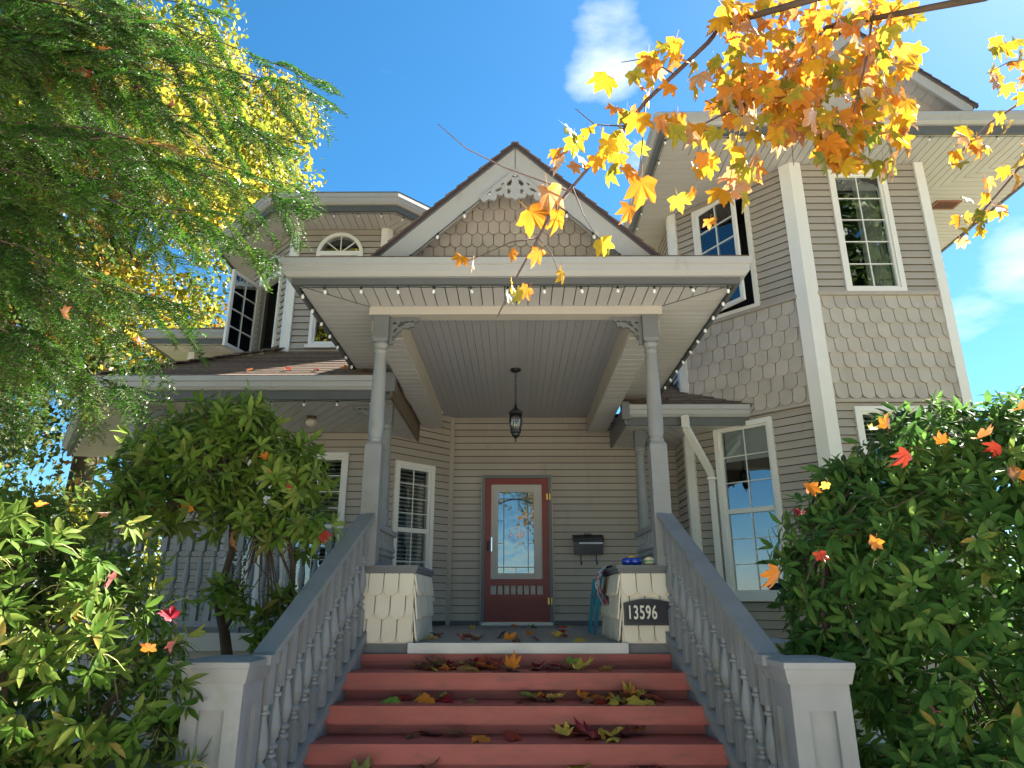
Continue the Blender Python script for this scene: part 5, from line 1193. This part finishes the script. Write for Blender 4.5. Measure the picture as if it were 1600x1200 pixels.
# maple leaves caught in the fir
# ------------------------------------------------------------------ background trees
quad = (np.array([(0, 0, 0), (.5, .32, .08), (1, 0, -.08), (.5, -.32, .08)]), np.array([(0, 1, 2), (0, 2, 3)]))
def tree(name, base, h, crown, nl, ls, stops, label, trunk_r=.3, trans=.5, clump=.22, limbs=9, bare=.3):
    t = thing(name, base, label, 'tree'); b = Vector(base); c = Vector(crown[:3]); r = np.array(crown[3:6])
    top = Vector((c.x, c.y, c.z + r[2] * .5)); part('trunk', MB().tube([b, b.lerp(top, .35) + Vector((.1, 0, 0)), b.lerp(top, .7), top], [trunk_r, trunk_r * .8, trunk_r * .5, trunk_r * .1], 10), BARK, t, True)
    K = 90; u = unit(K); u[:, 2] = np.where(u[:, 2] < -.6, -u[:, 2], u[:, 2]); cc = np.array(c) + u * r * rng.uniform(.35, 1.0, (K, 1)) ** .6
    for i in range(limbs):
        s = b.lerp(top, .4 + .5 * i / limbs); e = Vector(cc[i]); part('limb', MB().tube([s, s.lerp(e, .5) + Vector((0, 0, .2)), e], [trunk_r * .35, trunk_r * .2, .02], 6), BARK, t, True)
    k = rng.integers(0, K, nl); rad = r.mean() * clump * rng.uniform(.7, 1.4, K)
    P = cc[k] + unit(nl) * rad[k][:, None] * rng.random((nl, 1)) ** .4
    D = rng.normal(size=(nl, 3)); D[:, 2] -= .6; cl = rng.random(K)
    scatter('crown', quad, P, frames(D, rng.normal(size=(nl, 3))), ls * rng.uniform(.6, 1.3, nl), np.clip(cl[k] * .6 + rng.random(nl) * .4, 0, 1), leaf_mat(name + '_crown', stops, 'rnd', trans=trans, gloss=.02), t); return t
YEL = [(0, (.11, .15, .02)), (.3, (.22, .25, .03)), (.6, (.36, .34, .04)), (.85, (.44, .29, .04)), (1, (.42, .15, .03))]
tree('golden_tree', (-11.0, 17, GROUND), 16, (-11.0, 17, 9.5, 5.6, 4.5, 8.0), 60000, .19, YEL, 'tall golden-yellow tree rising behind the fir and the turret', .35)
CED = [(0, (.03, .06, .015)), (.4, (.06, .10, .025)), (.75, (.10, .13, .04)), (1, (.22, .11, .04))]
tree('cedar_tree', (-10.2, 13.0, GROUND), 13, (-11.2, 13.2, 4.6, 2.6, 2.4, 5.0), 12000, .16, CED, 'dark green-brown cedar with a bare trunk beyond the left porch corner', .28)
tree('cedar_tree', (-15.5, 16.0, GROUND), 13, (-15.5, 16.0, 6.6, 3.2, 2.4, 7.0), 9000, .2, CED, 'dull green cedar standing farther off between the golden tree and the fir', .28)
tree('distant_tree', (21.5, 26, GROUND), 8, (21.5, 26, 6.3, 1.6, 1.5, 3.0), 900, .22, CED, 'thin dark tree far beyond the bay tower and the dense shrub', .12, clump=.18)
tree('street_tree', (-10, -12, GROUND), 20, (-10, -12, 10.5, 6.0, 3.5, 10.5), 11000, .5, YEL, 'yellow tree across the street that the windows mirror', .35)
tree('street_tree', (1.5, -13.5, GROUND), 20, (1.5, -13.5, 10.5, 5.5, 3.5, 10.5), 11000, .5, YEL, 'golden tree in the middle of the row across the street', .35)
tree('street_tree', (12.5, -12, GROUND), 20, (12.5, -12, 10.5, 6.0, 3.5, 10.5), 11000, .5, CED, 'dark green tree across the street that the windows mirror', .35)

for i in range(7):
    x = -8.5 - i * 2.1; tree('background_bush', (x, 15.2 + (i % 3), GROUND), 3, (x, 15.2 + (i % 3), .9, 1.5, 1.2, 1.9), 2600, .15, CED if i % 2 else YEL, ['dark green', 'golden green'][(i + 1) % 2] + ' bush along the far garden edge behind the left porch', .06, clump=.3, limbs=4)['group'] = 'bushes along the garden edge'
# ------------------------------------------------------------------ hanging fern
hf = thing('hanging_fern', (-4.1, 7.95, 2.0), 'green fern in a hanging basket under the left porch soffit', 'plant')
part('basket', MB().lathe([(.0, 0), (.09, .0), (.13, .12), (.14, .14), (.0, .14)], (-4.1, 7.95, 2.08), 14), mat('basket_brown', (.08, .055, .035), .8), hf)
part('hanger', MB().tube([(-4.1, 7.95, 2.2), (-4.1, 7.95, WS - .001)], .005, 5), BLACK, hf)
fm = leaf_mat('fern_green', [(0, (.02, .09, .015)), (.6, (.05, .17, .02)), (1, (.09, .24, .03))], trans=.4)
for k in range(16):
    a = 6.283 * k / 16 + random.uniform(-.2, .2); ln_ = random.uniform(.28, .46); d = Vector((math.cos(a), math.sin(a), 0)); sd = Vector((-d.y, d.x, 0)); mbf = MB(); o0 = Vector((-4.1, 7.95, 2.22))
    for i in range(12):
        s = (i + 1) / 12; p = o0 + d * ln_ * s + Vector((0, 0, .16 * s - .42 * s * s)); w = .075 * math.sin(math.pi * min(1, .12 + s * .86))
        for sg in (-1, 1): mbf.add([p, p + sd * sg * w + d * .01 + Vector((0, 0, -.02)), p + sd * sg * w * .9 + d * .032 + Vector((0, 0, -.02)), p + d * .026], [(0, 1, 2, 3)])
    part('frond', mbf, fm, hf)

# ------------------------------------------------------------------ fallen leaves
FC = {'crimson': (.20, .012, .02), 'red': (.38, .05, .025), 'orange': (.60, .20, .025), 'yellow': (.62, .43, .07), 'brown': (.20, .10, .045), 'green': (.20, .30, .05)}
FM = {k: leaf_mat('fallen_' + k, [(0, tuple(c * .7 for c in v)), (.5, v), (1, tuple(min(1, c * 1.25) for c in v))], trans=.2) for k, v in FC.items()}
FT = [leaf_maple(.5, .35, 11), leaf_maple(.8, .2, 12, .8), leaf_maple(.35, .6, 13), leaf_maple(-.5, .3, 14, .85)]
FME = {k: [tri_mesh('fallen_leaf', t[0], t[1], None, FM[k]) for t in FT] for k in FC}
FLEAF = [0]
def fallen(x, y, z, size, colour, label, group, tilt=.25, d=None):
    o = bpy.data.objects.new('fallen_leaf', random.choice(FME[colour])); COL.objects.link(o); o.location = (x, y, z); o.scale = (size,) * 3
    o.rotation_euler = (random.gauss(0, tilt), random.gauss(0, tilt), random.uniform(0, 6.28)) if d is None else d
    tag(o, label, 'leaf', group); FLEAF[0] += 1; return o
cols = ['crimson', 'red', 'orange', 'yellow', 'brown', 'green']; wts = [.18, .14, .24, .22, .15, .07]
zone = lambda x: 'on the side of the plain pedestal' if x < -.45 else ('on the side of the house number' if x > .45 else 'in line with the door')
names = ['top', 'second', 'third', 'fourth', 'lowest']
for i, yn in enumerate(nose):
    n = [34, 46, 16, 10, 8][i]; back = (FY - .05) if i == 0 else nose[i - 1] + .02
    cl_ = [random.uniform(-.9, .9) for _ in range(5)]
    for k in range(n):
        c = random.choices(cols, wts)[0]; x = random.gauss(random.choice(cl_), .13) if random.random() < .75 else random.uniform(-1.15, 1.15); x = max(-1.2, min(1.2, x)); y = yn + .03 + (back - yn - .06) * random.random() ** .8
        fallen(x, y, -RI * (i + 1) + random.uniform(.015, .03), (sz := random.uniform(.085, .15)), c, f'{"small" if sz < .11 else "large"} {c} maple leaf on the {names[i]} red step {zone(x)}', 'fallen leaves on the stairs')
for k in range(20):
    c = random.choices(cols, wts)[0]; x = random.uniform(-.8, .8); y = random.uniform(5.95, 6.9) if k < 15 else random.uniform(7, 9.6)
    fallen(x, y, random.uniform(.015, .028), (sz := random.uniform(.08, .13)), c, f'{"small" if sz < .10 else "large"} {c} maple leaf on the grey porch floor {zone(x * 1.6)}', 'fallen leaves on the porch')
for (x, y, d, s, c) in [(60, 790, 3.3, .05, 'orange'), (175, 905, 3.2, .07, 'red'), (165, 800, 3.3, .05, 'brown'), (265, 965, 3.35, .08, 'crimson'), (110, 960, 3.25, .07, 'orange'), (270, 1005, 3.4, .06, 'red'), (230, 1015, 3.3, .06, 'orange'), (20, 1000, 3.2, .06, 'brown')]:
    p = px(x, y, d + .10); fallen(p.x, p.y, p.z, s, c, f'{c} maple leaf caught in the sprawling shrub beside the steps', 'leaves caught in the shrubs', 1.1)
for (x, y, d, s, c) in [(360, 835, 5.05, .11, 'orange'), (505, 835, 5.1, .09, 'red'), (290, 795, 5.05, .10, 'orange'), (415, 715, 5.1, .07, 'orange'), (325, 720, 5.15, .07, 'red'), (440, 870, 5.15, .08, 'brown'), (450, 765, 5.05, .06, 'red')]:
    p = px(x, y, d + .10); fallen(p.x, p.y, p.z, s, c, f'{c} maple leaf caught in the small tree by the porch railing', 'leaves caught in the shrubs', 1.1)
for (x, y, d, s, c) in [(1530, 685, 3.95, .11, 'orange'), (1560, 700, 3.95, .10, 'red'), (1415, 710, 3.95, .11, 'red'), (1385, 665, 4.2, .09, 'orange'), (1360, 672, 4.2, .07, 'yellow'), (1215, 895, 4.15, .12, 'orange'), (1365, 845, 3.8, .08, 'orange'), (1265, 760, 4.2, .09, 'orange'), (1290, 757, 4.2, .06, 'yellow'), (1590, 640, 4.0, .10, 'orange'), (1250, 800, 4.2, .06, 'crimson'), (1280, 865, 4.0, .07, 'red'), (1460, 1110, 3.6, .05, 'crimson'), (1590, 745, 3.9, .09, 'orange'), (1470, 690, 4.0, .07, 'orange'), (1580, 745, 3.8, .08, 'brown')]:
    p = px(x, y, d + .10); fallen(p.x, p.y, p.z, s, c, f'{c} maple leaf caught in the tall dense shrub below the tower', 'leaves caught in the shrubs', 1.1)
for (x, y, d, s, c) in [(100, 487, 3.5, .08, 'orange'), (215, 525, 3.75, .06, 'orange'), (100, 95, 3.4, .08, 'orange'), (130, 115, 3.4, .09, 'red'), (165, 75, 3.4, .09, 'orange'), (220, 135, 3.5, .06, 'crimson'), (265, 160, 3.6, .05, 'red')]:
    p = px(x, y, d + .10); fallen(p.x, p.y, p.z, s, c, f'{c} maple leaf caught in the fir branches', 'leaves caught in the fir', .8)
for (x, y0_, c) in [(-3.1, 7.55, 'orange'), (-2.7, 7.6, 'red'), (-2.0, 7.62, 'orange'), (-2.35, 7.6, 'crimson'), (-1.75, 7.58, 'brown')]:
    fallen(x, y0_, zl + (y0_ - 7.37) * .537 + .05, .07, c, f'{c} maple leaf lying on the left porch roof', 'leaves on the roofs')
for (x, c) in ((1.75, 'orange'), (2.0, 'brown'), (2.3, 'orange')): fallen(x, 8.75, zl + .14, .06, c, f'{c} maple leaf lying on the small roof beside the tower', 'leaves on the roofs')
